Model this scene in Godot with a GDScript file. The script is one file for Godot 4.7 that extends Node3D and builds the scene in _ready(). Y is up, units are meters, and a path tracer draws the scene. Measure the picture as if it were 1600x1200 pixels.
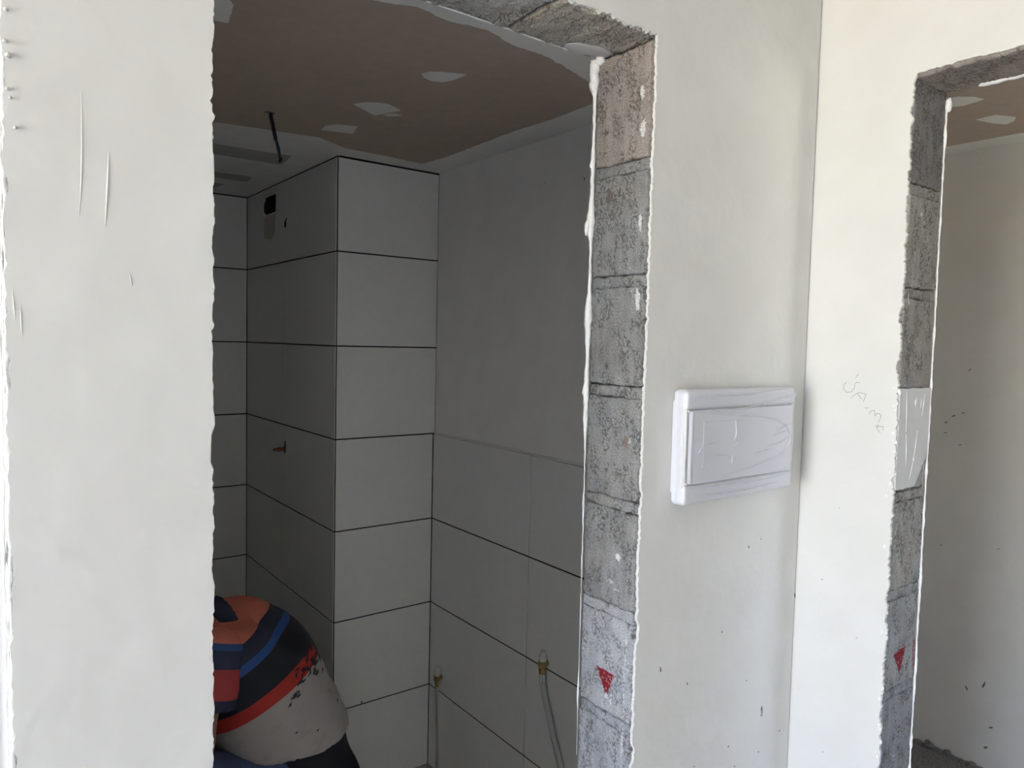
extends Node3D

const NONE := Vector3.ZERO
var names := {}
var M := {}
var wobble := FastNoiseLite.new()
var grit := FastNoiseLite.new()
var cells := FastNoiseLite.new()
var rng := RandomNumberGenerator.new()


func _ready() -> void:
	rng.seed = 7
	set_view()
	set_noises()
	set_materials()
	build_shell()
	build_front_wall()
	build_right_wall()
	build_bathroom()
	build_side_room()
	build_distribution_board()
	build_worker()
	build_water_outlets()
	build_ceiling_cable()
	build_pipe_stub()


# ------------------------------------------------------------ camera, sky, exposure

func set_view() -> void:
	var cam := Camera3D.new()
	cam.name = "camera"
	cam.fov = 55.504
	cam.near = 0.02
	cam.far = 200.0
	cam.transform = Transform3D(Basis(Vector3(0.7994, 0.02327, 0.60034), Vector3(0.01578, 0.99809, -0.05969), Vector3(-0.60059, 0.05719, 0.79751)).orthonormalized(), Vector3(0, 1.52, 0))
	add_child(cam)
	cam.current = true
	var sky_look := ProceduralSkyMaterial.new()
	sky_look.sky_top_color = Color(0.34, 0.54, 0.88)
	sky_look.sky_horizon_color = Color(0.86, 0.89, 0.90)
	sky_look.sky_curve = 0.25
	sky_look.ground_horizon_color = Color(0.93, 0.91, 0.85)
	sky_look.ground_bottom_color = Color(0.79, 0.755, 0.68)
	sky_look.ground_curve = 0.1
	sky_look.energy_multiplier = 3.5
	var sky := Sky.new()
	sky.sky_material = sky_look
	var env := Environment.new()
	env.background_mode = Environment.BG_SKY
	env.sky = sky
	env.ambient_light_source = Environment.AMBIENT_SOURCE_DISABLED
	env.tonemap_mode = Environment.TONE_MAPPER_LINEAR
	env.tonemap_exposure = 7.0
	env.sdfgi_enabled = true
	env.ssao_enabled = true
	env.ssil_enabled = true
	var we := WorldEnvironment.new()
	we.name = "environment"
	we.environment = env
	add_child(we)


# ------------------------------------------------------------ materials

func set_noises() -> void:
	wobble.seed = 11
	wobble.noise_type = FastNoiseLite.TYPE_SIMPLEX_SMOOTH
	wobble.frequency = 1.0
	wobble.fractal_octaves = 4
	wobble.fractal_gain = 0.55
	grit.seed = 23
	grit.noise_type = FastNoiseLite.TYPE_SIMPLEX
	grit.frequency = 1.0
	grit.fractal_octaves = 3
	cells.seed = 5
	cells.noise_type = FastNoiseLite.TYPE_CELLULAR
	cells.cellular_return_type = FastNoiseLite.RETURN_DISTANCE
	cells.frequency = 1.0
	cells.fractal_type = FastNoiseLite.FRACTAL_NONE


func noise_texture(seed_number: int, frequency: float, octaves: int, low: Color, high: Color, size := 512, ridged := false) -> NoiseTexture2D:
	var n := FastNoiseLite.new()
	n.seed = seed_number
	n.frequency = frequency
	n.fractal_octaves = octaves
	if ridged:
		n.fractal_type = FastNoiseLite.FRACTAL_RIDGED
	var t := NoiseTexture2D.new()
	t.noise = n
	t.width = size
	t.height = size
	t.seamless = true
	t.normalize = true
	var ramp := Gradient.new()
	ramp.offsets = PackedFloat32Array([0.2, 0.8])
	ramp.colors = PackedColorArray([low, high])
	t.color_ramp = ramp
	return t


func bump_texture(seed_number: int, frequency: float, octaves: int, strength: float, size := 512) -> NoiseTexture2D:
	var n := FastNoiseLite.new()
	n.seed = seed_number
	n.frequency = frequency
	n.fractal_octaves = octaves
	var t := NoiseTexture2D.new()
	t.noise = n
	t.width = size
	t.height = size
	t.seamless = true
	t.as_normal_map = true
	t.bump_strength = strength
	return t


func linear(r: float, g: float, b: float) -> Color:
	return Color(r, g, b).linear_to_srgb()


func matte(key: String, color: Color, rough := 0.9, albedo: Texture2D = null, bump: Texture2D = null, scale := 1.0, bump_scale := 1.0) -> StandardMaterial3D:
	var m := StandardMaterial3D.new()
	m.resource_name = key
	m.albedo_color = color
	m.roughness = rough
	m.metallic_specular = 0.4
	if albedo:
		m.albedo_texture = albedo
	if bump:
		m.normal_enabled = true
		m.normal_texture = bump
		m.normal_scale = bump_scale
	if albedo or bump:
		m.uv1_triplanar = true
		m.uv1_world_triplanar = true
		m.uv1_scale = Vector3.ONE * scale
	M[key] = m
	return m


func set_materials() -> void:
	var mottled := noise_texture(3, 0.006, 4, Color(0.985, 0.984, 0.982), Color(1, 1, 1))
	var trowel := bump_texture(9, 0.012, 4, 3.0)
	var sand := bump_texture(14, 0.05, 3, 5.0)
	var speckle := noise_texture(21, 0.09, 3, Color(0.72, 0.72, 0.72), Color(1, 1, 1))
	matte("plaster", linear(0.645, 0.643, 0.617), 0.85, mottled, trowel, 1.6, 0.35)
	matte("white_wall", linear(0.80, 0.79, 0.76), 0.85, mottled, trowel, 1.6, 0.35)
	matte("fresh_plaster", linear(0.86, 0.86, 0.85), 0.7)
	matte("bath_plaster", linear(0.86, 0.85, 0.81), 0.8, mottled, trowel, 2.2, 0.5)
	matte("side_plaster", linear(0.76, 0.735, 0.67), 0.85, mottled, trowel, 1.6, 0.35)
	matte("grey_filler", linear(0.52, 0.52, 0.51), 0.8, mottled, trowel, 2.5, 0.5)
	matte("tile", linear(0.79, 0.795, 0.76), 0.42, noise_texture(31, 0.02, 3, Color(0.99, 0.99, 0.99), Color(1, 1, 1)), null, 3.0)
	matte("tile_bed", linear(0.022, 0.021, 0.020), 1.0)
	matte("board", linear(0.50, 0.41, 0.33), 0.95, noise_texture(41, 0.02, 4, Color(0.97, 0.97, 0.97), Color(1, 1, 1)), null, 2.0)
	matte("compound", linear(0.84, 0.83, 0.78), 0.9, mottled, trowel, 2.5, 0.5)
	matte("thin_compound", linear(0.46, 0.455, 0.43), 0.9, mottled, trowel, 2.5, 0.5)
	var block := matte("block", Color(1, 1, 1), 0.95, speckle, sand, 7.0, 0.6)
	block.vertex_color_use_as_albedo = true
	matte("mortar", linear(0.38, 0.375, 0.36), 0.95, speckle, sand, 6.0, 0.6)
	matte("screed", linear(0.25, 0.235, 0.205), 0.95, speckle, sand, 2.0, 0.6)
	matte("floor", linear(0.55, 0.52, 0.475), 0.9, noise_texture(61, 0.03, 5, Color(0.86, 0.86, 0.86), Color(1, 1, 1)), sand, 1.5, 0.3)
	matte("white_paint", linear(0.80, 0.80, 0.78), 0.85)
	matte("pencil", linear(0.17, 0.17, 0.18), 0.6)
	matte("gouge", linear(0.16, 0.155, 0.145), 1.0)
	matte("rust_stain", linear(0.60, 0.555, 0.48), 0.9)
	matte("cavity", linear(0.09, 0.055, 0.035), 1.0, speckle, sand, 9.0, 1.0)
	matte("white_plastic", linear(0.60, 0.61, 0.65), 0.32)
	var film := matte("film", Color(0.93, 0.94, 0.97, 0.14), 0.10)
	film.transparency = BaseMaterial3D.TRANSPARENCY_ALPHA
	var fold := matte("fold_highlight", Color(0.90, 0.91, 0.94, 0.55), 0.3)  # pale colour that paints the light lines along the film wrinkles
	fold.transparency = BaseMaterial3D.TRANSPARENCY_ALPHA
	film.cull_mode = BaseMaterial3D.CULL_DISABLED
	var brass := matte("brass", linear(0.40, 0.31, 0.15), 0.30)
	brass.metallic = 0.9
	var steel := matte("steel", linear(0.78, 0.79, 0.80), 0.16)
	steel.metallic = 1.0
	var copper := matte("copper", linear(0.30, 0.13, 0.075), 0.45)
	copper.metallic = 0.7
	matte("white_plug", linear(0.62, 0.62, 0.58), 0.5)
	matte("hose_white", linear(0.46, 0.48, 0.47), 0.45)
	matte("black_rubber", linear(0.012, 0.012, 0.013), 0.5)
	matte("wire_blue", linear(0.02, 0.06, 0.09), 0.5)
	matte("skin", linear(0.30, 0.17, 0.115), 0.6)
	matte("hair", linear(0.012, 0.010, 0.009), 0.7)
	var weave := bump_texture(51, 0.03, 4, 6.0)
	for key in ["shirt", "sleeve"]:
		matte(key, Color(1, 1, 1), 0.74)
	matte("navy_cloth", linear(0.018, 0.024, 0.045), 0.95, null, weave, 5.0, 0.5)
	matte("jeans", Color(1, 1, 1), 0.95)
	matte("boot", linear(0.05, 0.035, 0.025), 0.7)
	matte("eye_white", linear(0.6, 0.58, 0.55), 0.3)


# ------------------------------------------------------------ naming and joining

func numbered(called: String) -> String:
	var n: int = names.get(called, 0)
	names[called] = n + 1
	return called if n == 0 else "%s_%03d" % [called, n]


func put(called: String, mesh: Mesh, material: Material, parent: Node = self, at := Transform3D()) -> MeshInstance3D:
	var o := MeshInstance3D.new()
	o.name = numbered(called)
	o.mesh = mesh
	o.material_override = material
	o.transform = at
	parent.add_child(o, true)
	return o


func base(called: String, label: String, category: String, at := NONE, group := "") -> Node3D:
	var o := Node3D.new()
	o.name = numbered(called)
	o.position = at
	add_child(o, true)
	tag(o, label, category, group)
	return o


func tag(o: Node, label: String, category: String, group := "") -> void:
	o.set_meta("label", label)
	o.set_meta("category", category)
	if group:
		o.set_meta("group", group)


func setting(called: String, label: String, category: String) -> Node3D:
	var o := Node3D.new()
	o.name = called
	add_child(o, true)
	tag(o, label, category)
	o.set_meta("kind", "structure")
	return o


# ------------------------------------------------------------ shape helpers

class Shape:
	var v := PackedVector3Array()
	var n := PackedVector3Array()
	var c := PackedColorArray()
	var t := PackedInt32Array()
	var uv := PackedVector2Array()
	var colored := false

	func vert(p: Vector3, col := Color.WHITE) -> int:
		v.append(p)
		c.append(col)
		return v.size() - 1

	func tri(a: int, b: int, d: int) -> void:
		t.append(a)
		t.append(b)
		t.append(d)

	func quad(a: int, b: int, d: int, e: int) -> void:
		tri(a, b, d)
		tri(a, d, e)

	# corners counter-clockwise seen from outside; own vertices, so hard edges
	func face(a: Vector3, b: Vector3, d: Vector3, e: Vector3, col := Color.WHITE) -> void:
		var i := vert(a, col)
		vert(b, col)
		vert(d, col)
		vert(e, col)
		quad(i, i + 1, i + 2, i + 3)

	func box(lo: Vector3, hi: Vector3) -> void:
		var p := [Vector3(lo.x, lo.y, lo.z), Vector3(hi.x, lo.y, lo.z), Vector3(hi.x, hi.y, lo.z), Vector3(lo.x, hi.y, lo.z), Vector3(lo.x, lo.y, hi.z), Vector3(hi.x, lo.y, hi.z), Vector3(hi.x, hi.y, hi.z), Vector3(lo.x, hi.y, hi.z)]
		for f in [[4, 5, 6, 7], [1, 0, 3, 2], [5, 1, 2, 6], [0, 4, 7, 3], [7, 6, 2, 3], [0, 1, 5, 4]]:
			face(p[f[0]], p[f[1]], p[f[2]], p[f[3]])

	func done() -> ArrayMesh:
		n.resize(v.size())
		n.fill(Vector3.ZERO)
		for k in range(0, t.size(), 3):
			var a := v[t[k]]
			var w := (v[t[k + 1]] - a).cross(v[t[k + 2]] - a)
			n[t[k]] += w
			n[t[k + 1]] += w
			n[t[k + 2]] += w
		for k in n.size():
			n[k] = n[k].normalized() if n[k].length() > 1e-14 else Vector3.UP
		var flip := t.duplicate()
		for k in range(0, t.size(), 3):   # counted counter-clockwise above, Godot fronts run clockwise
			flip[k + 1] = t[k + 2]
			flip[k + 2] = t[k + 1]
		var a := []
		a.resize(Mesh.ARRAY_MAX)
		a[Mesh.ARRAY_VERTEX] = v
		a[Mesh.ARRAY_NORMAL] = n
		a[Mesh.ARRAY_INDEX] = flip
		if colored:
			a[Mesh.ARRAY_COLOR] = c
		if uv.size() == v.size():
			a[Mesh.ARRAY_TEX_UV] = uv
		var m := ArrayMesh.new()
		m.add_surface_from_arrays(Mesh.PRIMITIVE_TRIANGLES, a)
		return m


func block_box(called: String, lo: Vector3, hi: Vector3, material: Material, parent: Node) -> MeshInstance3D:
	var s := Shape.new()
	s.box(lo, hi)
	return put(called, s.done(), material, parent)


# a flat frame of reference on a surface: O + U*u + V*v + N*w, with N the outward side
class Face:
	var o: Vector3
	var u: Vector3
	var v: Vector3
	var n: Vector3
	var mirrored: bool

	func _init(o_: Vector3, u_: Vector3, v_: Vector3, n_: Vector3) -> void:
		o = o_
		u = u_
		v = v_
		n = n_
		mirrored = u.cross(v).dot(n) < 0.0

	func p(a: float, b: float, h := 0.0) -> Vector3:
		return o + u * a + v * b + n * h


# points from a to b (b left out) with a broken, wavering edge
func ragged(a: Vector2, b: Vector2, amp: float, step := 0.006, key := 0.0, chips := 0.0) -> PackedVector2Array:
	var out := PackedVector2Array()
	var l := a.distance_to(b)
	var k := int(max(2.0, l / step))
	var d := (b - a) / l
	var side := Vector2(-d.y, d.x)
	for i in k:
		var s := l * i / k
		var w: float = wobble.get_noise_2d(s * 22.0, key) * 1.1 + wobble.get_noise_2d(s * 95.0, key + 40.0) * 0.9 + grit.get_noise_2d(s * 300.0, key) * 0.35
		var chip: float = maxf(0.0, wobble.get_noise_2d(s * 9.0, key + 90.0) - 0.22) * chips
		var ends: float = minf(1.0, minf(s, l - s) / 0.02) if i > 0 else 0.0
		out.append(a + d * s + side * (w * amp + chip) * ends)
	return out


# a skin of plaster: the outline filled at w = 0 and its edge carried back to -thick
func skin(f: Face, outline: PackedVector2Array, thick: float, front := 0.0) -> ArrayMesh:
	var s := Shape.new()
	var ids := Geometry2D.triangulate_polygon(outline)
	if ids.is_empty():
		push_warning("outline crosses itself")
	var area := 0.0
	for k in outline.size():
		var q := outline[(k + 1) % outline.size()]
		area += outline[k].cross(q)
	var ccw := (area > 0.0) != f.mirrored
	for q in outline:
		s.vert(f.p(q.x, q.y, front))
	for k in range(0, ids.size(), 3):
		var a := outline[ids[k]]
		var turn := (outline[ids[k + 1]] - a).cross(outline[ids[k + 2]] - a) > 0.0
		if turn != f.mirrored:
			s.tri(ids[k], ids[k + 1], ids[k + 2])
		else:
			s.tri(ids[k], ids[k + 2], ids[k + 1])
	var m := outline.size()
	for k in m:
		var a := outline[k]
		var b := outline[(k + 1) % m]
		var p0 := f.p(a.x, a.y, front)
		var p1 := f.p(b.x, b.y, front)
		var p2 := f.p(b.x, b.y, front - thick)
		var p3 := f.p(a.x, a.y, front - thick)
		if ccw:
			s.face(p1, p0, p3, p2)
		else:
			s.face(p0, p1, p2, p3)
	return s.done()


func inside(q: Vector2, poly: PackedVector2Array) -> bool:
	return Geometry2D.is_point_in_polygon(q, poly)


# a cast concrete face: a pad with rolled, crumbled edges, pits and its own specks; marks are painted shapes
func concrete_pad(f: Face, u0: float, u1: float, v0: float, v1: float, tone: Color, key: float, rough := 1.0, marks := [], step := 0.0024, depth := 0.03) -> ArrayMesh:
	var s := Shape.new()
	s.colored = true
	var nu := int(ceil((u1 - u0) / step))
	var nv := int(ceil((v1 - v0) / step))
	var roll := 0.0045
	for j in range(-1, nv + 2):
		var tv := clampf(float(j) / nv, 0.0, 1.0)
		for i in range(-1, nu + 2):
			var tu := clampf(float(i) / nu, 0.0, 1.0)
			var u := lerpf(u0, u1, tu)
			var lo: float = v0 + wobble.get_noise_2d(u * 30.0, key + 3.0) * 0.004 * rough
			var hi: float = v1 + wobble.get_noise_2d(u * 30.0, key + 7.0) * 0.004 * rough
			var v := lerpf(lo, hi, tv)
			var left: float = wobble.get_noise_2d(v * 30.0, key + 13.0) * 0.003 * rough
			var right: float = wobble.get_noise_2d(v * 30.0, key + 17.0) * 0.003 * rough
			u += lerpf(left, right, tu)
			var worm: float = absf(wobble.get_noise_3d(u * 95.0, v * 70.0, key))
			var pit: float = clampf((0.13 - worm) / 0.09, 0.0, 1.0) * clampf(grit.get_noise_3d(u * 26.0, v * 15.0, key + 50.0) * 3.0 + 0.5, 0.0, 1.0)
			var broad: float = wobble.get_noise_3d(u * 14.0, v * 11.0, key + 20.0)
			var fine: float = grit.get_noise_3d(u * 260.0, v * 260.0, key)
			var h: float = broad * 0.0022 * rough + fine * 0.0005 * rough - pit * 0.0022
			var d := minf(minf(u - u0, u1 - u), minf(v - lo, hi - v)) + 0.0002
			if d < roll:
				h -= roll - sqrt(maxf(0.0, roll * roll - (roll - maxf(d, 0.0)) * (roll - maxf(d, 0.0))))
			if i < 0 or j < 0 or i > nu or j > nv:
				h = -depth
			var streak: float = wobble.get_noise_3d(u * 60.0, v * 5.0, key + 70.0)
			var c := tone * (1.0 + 0.24 * broad + 0.13 * fine + 0.16 * streak)
			var grain: float = clampf((0.15 - absf(wobble.get_noise_3d(u * 88.0, v * 64.0, key + 210.0))) / 0.07, 0.0, 1.0) * clampf(grit.get_noise_3d(u * 28.0, v * 15.0, key + 250.0) * 3.0 + 0.5, 0.0, 1.0)
			c = c.lerp(tone * Color(0.38, 0.37, 0.36), grain * 0.92)   # dark clinker grains in the mix, with no tie to the pores
			var cold: float = grit.get_noise_3d(u * 7.0, v * 7.0, key + 120.0)
			c = c * Color(1.0 - 0.04 * cold, 1.0, 1.0 + 0.05 * cold)
			for m in marks:
				var jig := Vector2(u, v) + Vector2(grit.get_noise_2d(u * 220.0, v * 220.0), grit.get_noise_2d(v * 220.0, u * 220.0)) * 0.0016
				if m.has("poly"):
					if inside(jig, m.poly) and grit.get_noise_3d(u * 330.0, v * 330.0, 9.0) > m.get("gaps", -1.0):
						c = c.lerp(m.color, m.get("cover", 1.0))
				else:
					var q: Vector2 = (jig - m.at) / m.r
					if q.length() < 1.0 + 0.4 * grit.get_noise_2d(u * 120.0, v * 120.0):
						c = c.lerp(m.color, m.get("cover", 1.0))
						h += m.get("proud", 0.0)
			c.a = 1.0
			s.vert(f.p(u, v, h), c)
	var w := nu + 3
	for j in nv + 2:
		for i in nu + 2:
			var a := j * w + i
			if f.mirrored:
				s.quad(a, a + w, a + w + 1, a + 1)
			else:
				s.quad(a, a + 1, a + w + 1, a + w)
	return s.done()


func specks(list: Array, count: int, u0: float, u1: float, v0: float, v1: float, size: float) -> void:
	for k in count:
		list.append({"at": Vector2(rng.randf_range(u0, u1), rng.randf_range(v0, v1)), "r": Vector2(rng.randf_range(0.4, 1.0) * size, rng.randf_range(0.5, 1.5) * size), "color": Color(0.80, 0.80, 0.79)})


# a tube along points with a radius at each point; squash flattens it along the given direction
func tube(points: PackedVector3Array, radii: PackedFloat32Array, sides := 8, lumps := 0.0, key := 0.0) -> ArrayMesh:
	var s := Shape.new()
	tube_into(s, points, radii, sides, lumps, key)
	return s.done()


func tube_into(s: Shape, points: PackedVector3Array, radii: PackedFloat32Array, sides := 8, lumps := 0.0, key := 0.0) -> void:
	var k := points.size()
	var start := s.v.size()
	var last := Vector3.ZERO
	for i in k:
		var d := (points[mini(i + 1, k - 1)] - points[maxi(i - 1, 0)]).normalized()
		var x := last
		if i == 0:
			x = d.cross(Vector3.UP if absf(d.y) < 0.9 else Vector3.RIGHT)
		x = (x - d * x.dot(d)).normalized()
		last = x
		var y := d.cross(x)
		var r := radii[mini(i, radii.size() - 1)]
		for j in sides:
			var a := TAU * j / sides
			var q := r * (1.0 + lumps * wobble.get_noise_3d(points[i].y * 60.0 + points[i].x * 50.0 + key, cos(a), sin(a) + points[i].z * 50.0))
			s.vert(points[i] + (x * cos(a) + y * sin(a)) * q)
	for i in k - 1:
		for j in sides:
			var a := start + i * sides + j
			var b := start + i * sides + (j + 1) % sides
			s.quad(a, b, b + sides, a + sides)
	var c0 := s.vert(points[0])
	var c1 := s.vert(points[k - 1])
	for j in sides:
		s.tri(c0, start + (j + 1) % sides, start + j)
		s.tri(c1, start + (k - 1) * sides + j, start + (k - 1) * sides + (j + 1) % sides)


# a lump: a sphere stretched along three axes and made uneven
func lump(centre: Vector3, axes: Basis, uneven := 0.25, key := 0.0, rings := 9, around := 14) -> ArrayMesh:
	var s := Shape.new()
	for i in rings + 1:
		var th := PI * i / rings
		for j in around:
			var ph := TAU * j / around
			var d := Vector3(sin(th) * cos(ph), cos(th), sin(th) * sin(ph))
			var r: float = 1.0 + uneven * wobble.get_noise_3d(d.x * 1.6 + key, d.y * 1.6, d.z * 1.6 + key)
			s.vert(centre + axes * (d * r))
	for i in rings:
		for j in around:
			var a := i * around + j
			var b := i * around + (j + 1) % around
			s.quad(a, b, b + around, a + around)
	return s.done()


# a lathe round the y axis: pairs (radius, height) from bottom to top
func lathe(profile: Array, around := 20, facets := false) -> ArrayMesh:
	var s := Shape.new()
	for i in profile.size() - 1:
		var a: Vector2 = profile[i]
		var b: Vector2 = profile[i + 1]
		var start := s.v.size()
		for j in around + 1:
			var t := TAU * j / around
			s.vert(Vector3(cos(t) * a.x, a.y, -sin(t) * a.x))
			s.vert(Vector3(cos(t) * b.x, b.y, -sin(t) * b.x))
		for j in around:
			var k := start + j * 2
			if facets:
				s.face(s.v[k], s.v[k + 2], s.v[k + 3], s.v[k + 1])
			else:
				s.quad(k, k + 2, k + 3, k + 1)
	return s.done()


# a box with rounded edges
func rounded(size: Vector3, r: float, cuts := 4, at := NONE) -> ArrayMesh:
	var s := Shape.new()
	rounded_into(s, size, r, cuts, at)
	return s.done()


func rounded_into(s: Shape, size: Vector3, r: float, cuts := 4, at := NONE) -> void:
	var half := size * 0.5
	var core := half - Vector3.ONE * r
	for f in [[Vector3.RIGHT, Vector3.UP, Vector3.BACK], [Vector3.LEFT, Vector3.UP, Vector3.FORWARD], [Vector3.UP, Vector3.BACK, Vector3.RIGHT], [Vector3.DOWN, Vector3.BACK, Vector3.LEFT], [Vector3.BACK, Vector3.RIGHT, Vector3.UP], [Vector3.FORWARD, Vector3.RIGHT, Vector3.DOWN]]:
		var nn: Vector3 = f[0]
		var uu: Vector3 = f[1]
		var vv: Vector3 = f[2]
		var hu: float = absf(half.dot(uu))
		var hv: float = absf(half.dot(vv))
		var hn: float = absf(half.dot(nn))
		var us := []
		var vs := []
		for k in cuts + 1:
			us.append(-hu + r * k / cuts)
			vs.append(-hv + r * k / cuts)
		for k in cuts + 1:
			us.append(hu - r + r * k / cuts)
			vs.append(hv - r + r * k / cuts)
		var start := s.v.size()
		for a in us:
			for b in vs:
				var q: Vector3 = nn * hn + uu * a + vv * b
				var inner := q.clamp(-core, core)
				s.vert(at + inner + (q - inner).normalized() * r)
		var w := vs.size()
		for a in us.size() - 1:
			for b in w - 1:
				var k: int = start + a * w + b
				s.quad(k, k + w, k + w + 1, k + 1)


# a tile with eased edges on a face
func tile_mesh(f: Face, u0: float, u1: float, v0: float, v1: float, thick: float, ease := 0.0012) -> ArrayMesh:
	var s := Shape.new()
	var o := [Vector2(u0, v0), Vector2(u1, v0), Vector2(u1, v1), Vector2(u0, v1)]
	var i := [Vector2(u0 + ease, v0 + ease), Vector2(u1 - ease, v0 + ease), Vector2(u1 - ease, v1 - ease), Vector2(u0 + ease, v1 - ease)]
	var fl := func(a: Vector3, b: Vector3, c: Vector3, d: Vector3) -> void:
		if f.mirrored:
			s.face(a, d, c, b)
		else:
			s.face(a, b, c, d)
	fl.call(f.p(i[0].x, i[0].y), f.p(i[1].x, i[1].y), f.p(i[2].x, i[2].y), f.p(i[3].x, i[3].y))
	for k in 4:
		var m := (k + 1) % 4
		fl.call(f.p(o[k].x, o[k].y, -ease), f.p(o[m].x, o[m].y, -ease), f.p(i[m].x, i[m].y), f.p(i[k].x, i[k].y))
		fl.call(f.p(o[k].x, o[k].y, -thick), f.p(o[m].x, o[m].y, -thick), f.p(o[m].x, o[m].y, -ease), f.p(o[k].x, o[k].y, -ease))
	return s.done()


# a thin patch with an uneven outline round a list of corners
func patch(f: Face, corners: Array, amp: float, thick: float, key: float, step := 0.008, front := 0.0) -> ArrayMesh:
	var out := PackedVector2Array()
	for k in corners.size():
		out.append_array(ragged(corners[k], corners[(k + 1) % corners.size()], amp, step, key + k * 3.1))
	return skin(f, out, thick, front)


# strokes on a surface: thin flat ribbons
func ribbon_into(s: Shape, f: Face, pts: Array, width: float, h := 0.0004) -> void:
	for k in pts.size() - 1:
		var a: Vector2 = pts[k]
		var b: Vector2 = pts[k + 1]
		var d := (b - a).normalized()
		var q := Vector2(-d.y, d.x) * width * 0.5
		a -= d * width * 0.3
		b += d * width * 0.3
		var w := [f.p(a.x + q.x, a.y + q.y, h), f.p(a.x - q.x, a.y - q.y, h), f.p(b.x - q.x, b.y - q.y, h), f.p(b.x + q.x, b.y + q.y, h)]
		if f.mirrored:
			s.face(w[0], w[3], w[2], w[1])
		else:
			s.face(w[0], w[1], w[2], w[3])


# ------------------------------------------------------------ the outer shell of the room

const FRONT := -0.88      # face of the wall with the bathroom doorway
const SIDE := 1.458       # face of the wall with the second doorway
const HEAD := 2.046       # underside of both lintels
const TOP := 2.5          # ceiling of the room
const WEST := -2.9
const SOUTH := 2.4

func build_shell() -> void:
	var fl := setting("floor", "bare grey screed floor of the room and bathroom", "floor")
	block_box("slab", Vector3(WEST - 0.2, -0.2, -3.5), Vector3(4.3, 0.0, SOUTH + 0.2), M.floor, fl)
	var ce := setting("ceiling", "white ceiling of the room above the front wall", "ceiling")
	block_box("slab", Vector3(WEST - 0.2, TOP, -3.5), Vector3(4.3, TOP + 0.2, SOUTH + 0.2), M.white_wall, ce)
	var ba := setting("wall_back", "plain white wall behind the camera", "wall")
	block_box("panel", Vector3(WEST - 0.2, 0, SOUTH), Vector3(2.2, TOP, SOUTH + 0.2), M.white_wall, ba)
	block_box("panel", Vector3(2.2, 0, SOUTH), Vector3(2.9, 1.0, SOUTH + 0.2), M.white_wall, ba)
	block_box("panel", Vector3(2.2, 1.95, SOUTH), Vector3(2.9, TOP, SOUTH + 0.2), M.white_wall, ba)
	block_box("panel", Vector3(2.9, 0, SOUTH), Vector3(4.3, TOP, SOUTH + 0.2), M.white_wall, ba)
	var le := setting("wall_left", "white wall with a wide balcony opening that lets the daylight in", "wall")
	block_box("panel", Vector3(WEST - 0.2, 0, -3.5), Vector3(WEST, TOP, -0.76), M.white_wall, le)
	block_box("panel", Vector3(WEST - 0.2, 0, 0.74), Vector3(WEST, TOP, SOUTH), M.white_wall, le)
	block_box("panel", Vector3(WEST - 0.2, 2.35, -0.76), Vector3(WEST, TOP, 0.74), M.white_wall, le)
	block_box("panel", Vector3(WEST - 0.2, 0, -0.76), Vector3(WEST, 0.06, 0.74), M.white_wall, le)
	var co := setting("wall_corridor", "white walls of the passage left of the bathroom", "wall")
	block_box("panel", Vector3(WEST, 0, -1.02), Vector3(-1.1, TOP, FRONT), M.white_wall, co)
	block_box("panel", Vector3(-1.2, 0, -3.5), Vector3(-1.1, TOP, -1.02), M.white_wall, co)
	block_box("panel", Vector3(-1.1, 0, -3.5), Vector3(0.035, TOP, -3.35), M.white_wall, co)


# ------------------------------------------------------------ wall with the bathroom doorway

const BLOCK_JOINTS := [0.03, 0.23, 0.432, 0.634, 0.834, 1.040, 1.240, 1.446, 1.645, 1.846, 2.044]

func jamb(parent: Node, f: Face, u0: float, u1: float, tones: Array, marks: Array, key: float, step := 0.0024, skip := []) -> void:
	for k in BLOCK_JOINTS.size() - 1:
		if k in skip:
			continue
		var lo: float = BLOCK_JOINTS[k] + 0.0
		var hi: float = BLOCK_JOINTS[k + 1] - 0.021
		if k == BLOCK_JOINTS.size() - 2:
			hi = BLOCK_JOINTS[k + 1] - 0.002
		var tone: Color = tones[k % tones.size()]
		put("concrete_block", concrete_pad(f, u0, u1, lo, hi, tone, key + k * 7.3, 1.0, marks, step), M.block, parent)
		if k < BLOCK_JOINTS.size() - 2:
			put("mortar_joint", concrete_pad(f, u0, u1, hi - 0.0012, BLOCK_JOINTS[k + 1] - 0.0003, tone * 0.95, key + k * 5.1 + 90.0, 1.1, marks, 0.0026), M.block, parent, Transform3D(Basis(), f.n * -0.0018))


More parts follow.
